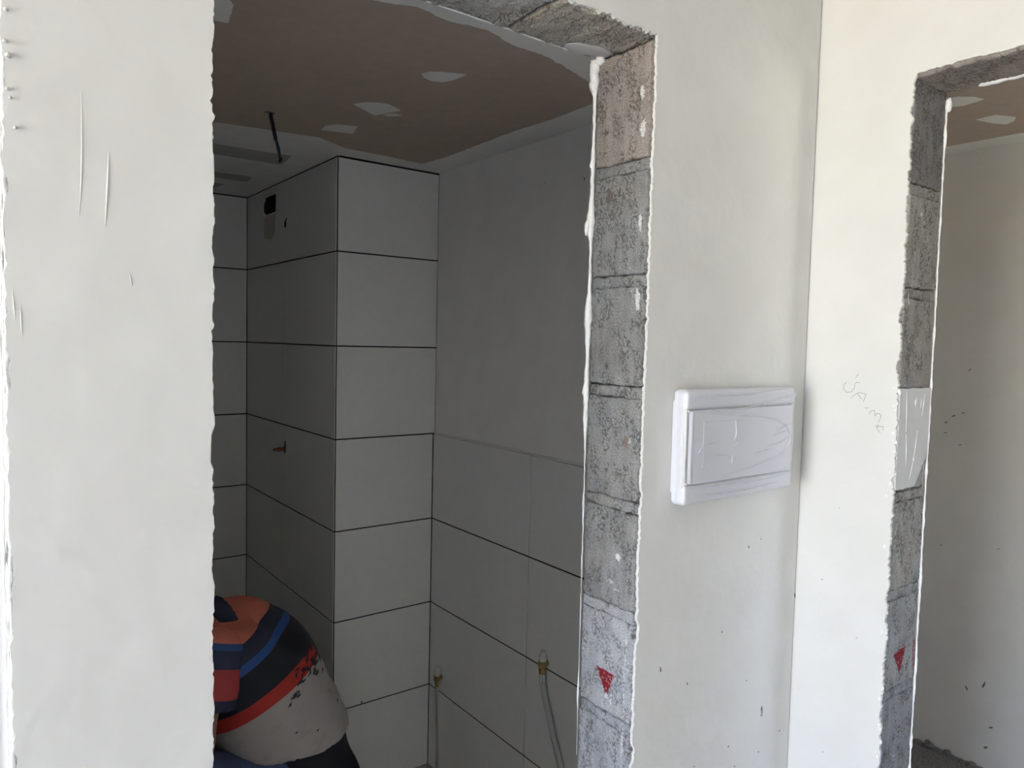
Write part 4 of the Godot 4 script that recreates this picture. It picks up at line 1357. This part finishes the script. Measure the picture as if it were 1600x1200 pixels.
func build_worker() -> void:
	var t := base("person", "worker in an orange, navy and red striped shirt crouching in the bathroom", "person", NONE)
	var z := -1.80
	torso = [
		[Vector3(0.668, 0.38, z + 0.085), Vector3(0.668, 0.38, z - 0.085), 0.135, 0.135],
		[Vector3(0.634, 0.52, z + 0.07), Vector3(0.634, 0.52, z - 0.07), 0.138, 0.138],
		[Vector3(0.66, 0.42, z), Vector3(0.558, 0.70, z), 0.14, 0.135],
		[Vector3(0.573, 0.665, z + 0.075), Vector3(0.573, 0.665, z - 0.075), 0.13, 0.13],
		[Vector3(0.49, 0.775, z + 0.13), Vector3(0.50, 0.75, z - 0.13), 0.075, 0.07],
		[Vector3(0.51, 0.775, z), Vector3(0.46, 0.810, z + 0.015), 0.095, 0.066]]
	sleeves = [
		[Vector3(0.430, 0.808, z + 0.158), Vector3(0.383, 0.640, z + 0.198), 0.054, 0.046],
		[Vector3(0.45, 0.74, z - 0.165), Vector3(0.34, 0.55, z - 0.20), 0.058, 0.046]]
	neck_line = [[Vector3(0.482, 0.832, z + 0.035), Vector3(0.40, 0.805, z + 0.05), 0.058, 0.056]]
	var wrists := [Vector3(0.30, 0.375, z + 0.14), Vector3(0.25, 0.40, z - 0.08)]
	var arms := [[sleeves[0][1], wrists[0], 0.043, 0.029], [sleeves[1][1], wrists[1], 0.043, 0.029]]
	thighs = []
	var shins := []
	var feet := []
	for s in [1.0, -1.0]:
		var knee := Vector3(0.36, 0.535, z + 0.15 * s)
		var ankle := Vector3(0.50, 0.10, z + 0.12 * s)
		thighs.append([Vector3(0.68, 0.36, z + 0.09 * s), knee, 0.108, 0.068])
		shins.append([knee, ankle, 0.062, 0.044])
		feet.append([ankle + Vector3(0.03, -0.045, 0), ankle + Vector3(-0.16, -0.062, 0.02 * s), 0.042, 0.036])
	var skull := Vector3(0.325, 0.80, z + 0.055)
	var nose_to := Vector3(-0.62, -0.78, 0.0).normalized()   # where the face looks: down at the work
	var crown := Vector3(-0.78, 0.62, 0.0).normalized()
	var neck := [[Vector3(0.49, 0.815, z + 0.02), Vector3(0.385, 0.80, z + 0.05), 0.060, 0.056]]
	var head := [[skull + crown * 0.022, skull - crown * 0.030 + nose_to * 0.015, 0.088, 0.072], [skull - crown * 0.05 + nose_to * 0.045, skull - crown * 0.072 + nose_to * 0.055, 0.048, 0.040]]
	# body: one continuous surface, with finer cells for head and hands
	var bones := []
	bones.append_array(torso)
	for k in 2:
		bones.append([sleeves[k][0], sleeves[k][1], 0.052, 0.044])
		bones.append(arms[k])
	bones.append_array(thighs)
	bones.append_array(shins)
	bones.append_array(neck)
	bones.append_array(head)
	var body := Shape.new()
	nets(body, Vector3(0.16, 0.05, z - 0.32), Vector3(0.86, 0.95, z + 0.32), 0.014, func(p: Vector3) -> float: return field(p, bones, 0.035, -0.012))
	for k in 2:
		var along: Vector3 = (wrists[k] - sleeves[k][1]).normalized()
		var palm := (Vector3(-0.2, -0.4, -0.9 if k == 0 else 0.9)).normalized()
		palm = (palm - along * palm.dot(along)).normalized()
		var hb := hand_bones(wrists[k], along, palm)
		hb.append([wrists[k] - along * 0.05, wrists[k], 0.030, 0.026])
		var reach := Vector3.ONE * 0.03
		var box := AABB(wrists[k] - reach * 2.0, reach * 4.0)
		for b in hb:
			box = box.expand(b[1] + reach).expand(b[1] - reach)
		nets(body, box.position, box.end, 0.004, func(p: Vector3) -> float: return field(p, hb, 0.006, 0.0))
	var face := []
	face.append_array(head)
	var brow := skull + nose_to * 0.075
	face.append([brow + crown * 0.012, brow - crown * 0.030 + nose_to * 0.022, 0.012, 0.015])
	for s in [1.0, -1.0]:
		face.append([brow + crown * 0.016 + Vector3(0, 0, 0.012 * s), brow + crown * 0.012 + Vector3(0, 0, 0.040 * s), 0.012, 0.011])
		face.append([skull + Vector3(0, 0.006, 0.086 * s) + crown * 0.02, skull + Vector3(0, 0, 0.084 * s) - crown * 0.026, 0.014, 0.010])
	face.append([brow - crown * 0.058 + Vector3(0, 0, 0.016), brow - crown * 0.058 - Vector3(0, 0, 0.016), 0.012, 0.012])
	face.append([brow - crown * 0.070 + Vector3(0, 0, 0.012), brow - crown * 0.070 - Vector3(0, 0, 0.012), 0.011, 0.011])
	nets(body, skull - Vector3.ONE * 0.16, skull + Vector3.ONE * 0.16, 0.006, func(p: Vector3) -> float: return field(p, face, 0.014, 0.0))
	put("body", body.done(), M.skin, t)
	for s in [1.0, -1.0]:
		put("eye", lump(brow + crown * 0.001 + nose_to * 0.004 + Vector3(0, 0, 0.030 * s), Basis().scaled(Vector3.ONE * 0.011), 0.0, 0.0, 8, 12), M.eye_white, t)
	var hair := Shape.new()
	nets(hair, skull - Vector3.ONE * 0.16, skull + Vector3.ONE * 0.16, 0.007, func(p: Vector3) -> float:
		var d := field(p, head, 0.014, 0.010) + 0.003 * wobble.get_noise_3d(p.x * 90.0, p.y * 90.0, p.z * 90.0)
		var q := p - skull
		return maxf(d, q.dot(nose_to) * 0.8 - q.dot(crown) * 0.9 - 0.012))
	put("hair", hair.done(), M.hair, t)
	var shirt := Shape.new()
	nets(shirt, Vector3(0.28, 0.50, z - 0.33), Vector3(0.86, 0.95, z + 0.33), 0.0075, shirt_field)
	for p in shirt.v:
		shirt.uv.append(Vector2((lateral(p) + 0.15) / 0.6, (p.x - 0.28) / 0.6))
	M.shirt.albedo_texture = shirt_cloth()
	put("shirt", shirt.done(), M.shirt, t)
	M.sleeve.albedo_texture = sleeve_cloth()
	for q in sleeves:
		var ab: Vector3 = q[1] - q[0]
		var arm := Shape.new()
		var here: Vector3 = (q[0] + q[1]) * 0.5
		nets(arm, here - Vector3.ONE * 0.19, here + Vector3.ONE * 0.19, 0.008, func(p: Vector3) -> float: return sleeve_field(p, q))
		for p in arm.v:
			arm.uv.append(Vector2(((p - q[0]).dot(ab) / ab.length_squared() + 0.6) / 1.4, 0.5))
		put("sleeve", arm.done(), M.sleeve, t)
	var collar := Shape.new()
	nets(collar, Vector3(0.36, 0.72, z - 0.10), Vector3(0.56, 0.94, z + 0.16), 0.006, func(p: Vector3) -> float:
		var q: Array = neck_line[0]
		var along: Vector3 = (q[1] - q[0]).normalized()
		var s: float = (p - q[0]).dot(along)
		return maxf(field(p, neck_line, 0.02, 0.010 + 0.10 * maxf(0.0, 0.015 - s)), absf(s - 0.0) - 0.020))
	put("collar", collar.done(), M.navy_cloth, t)
	var cloth := []
	cloth.append(torso[0])
	cloth.append([torso[1][0], torso[1][1], 0.131, 0.131])
	cloth.append_array(thighs)
	var legs := Shape.new()
	nets(legs, Vector3(0.26, 0.10, z - 0.32), Vector3(0.86, 0.66, z + 0.32), 0.011, func(p: Vector3) -> float:
		var d := field(p, cloth, 0.05, 0.005)
		d = minf(d, field(p, shins, 0.03, 0.012))
		d = maxf(d, 0.13 - p.y)
		return d - 0.004 * wobble.get_noise_3d(p.x * 12.0, p.y * 14.0, p.z * 12.0))
	for p in legs.v:
		legs.uv.append(Vector2(p.x + 0.5 * (p.y - 0.50), p.z + 2.5))
	M.jeans.albedo_texture = jeans_cloth()
	put("trousers", legs.done(), M.jeans, t)
	for k in 2:
		var shoe := Shape.new()
		var fb: Array = [feet[k], [feet[k][0] + Vector3(0, 0.05, 0), feet[k][0], 0.046, 0.044]]
		nets(shoe, Vector3(0.26, -0.01, z - 0.26), Vector3(0.64, 0.20, z + 0.26), 0.009, func(p: Vector3) -> float: return maxf(field(p, fb, 0.03, 0.004), 0.002 - p.y))
		put("boot", shoe.done(), M.boot, t)
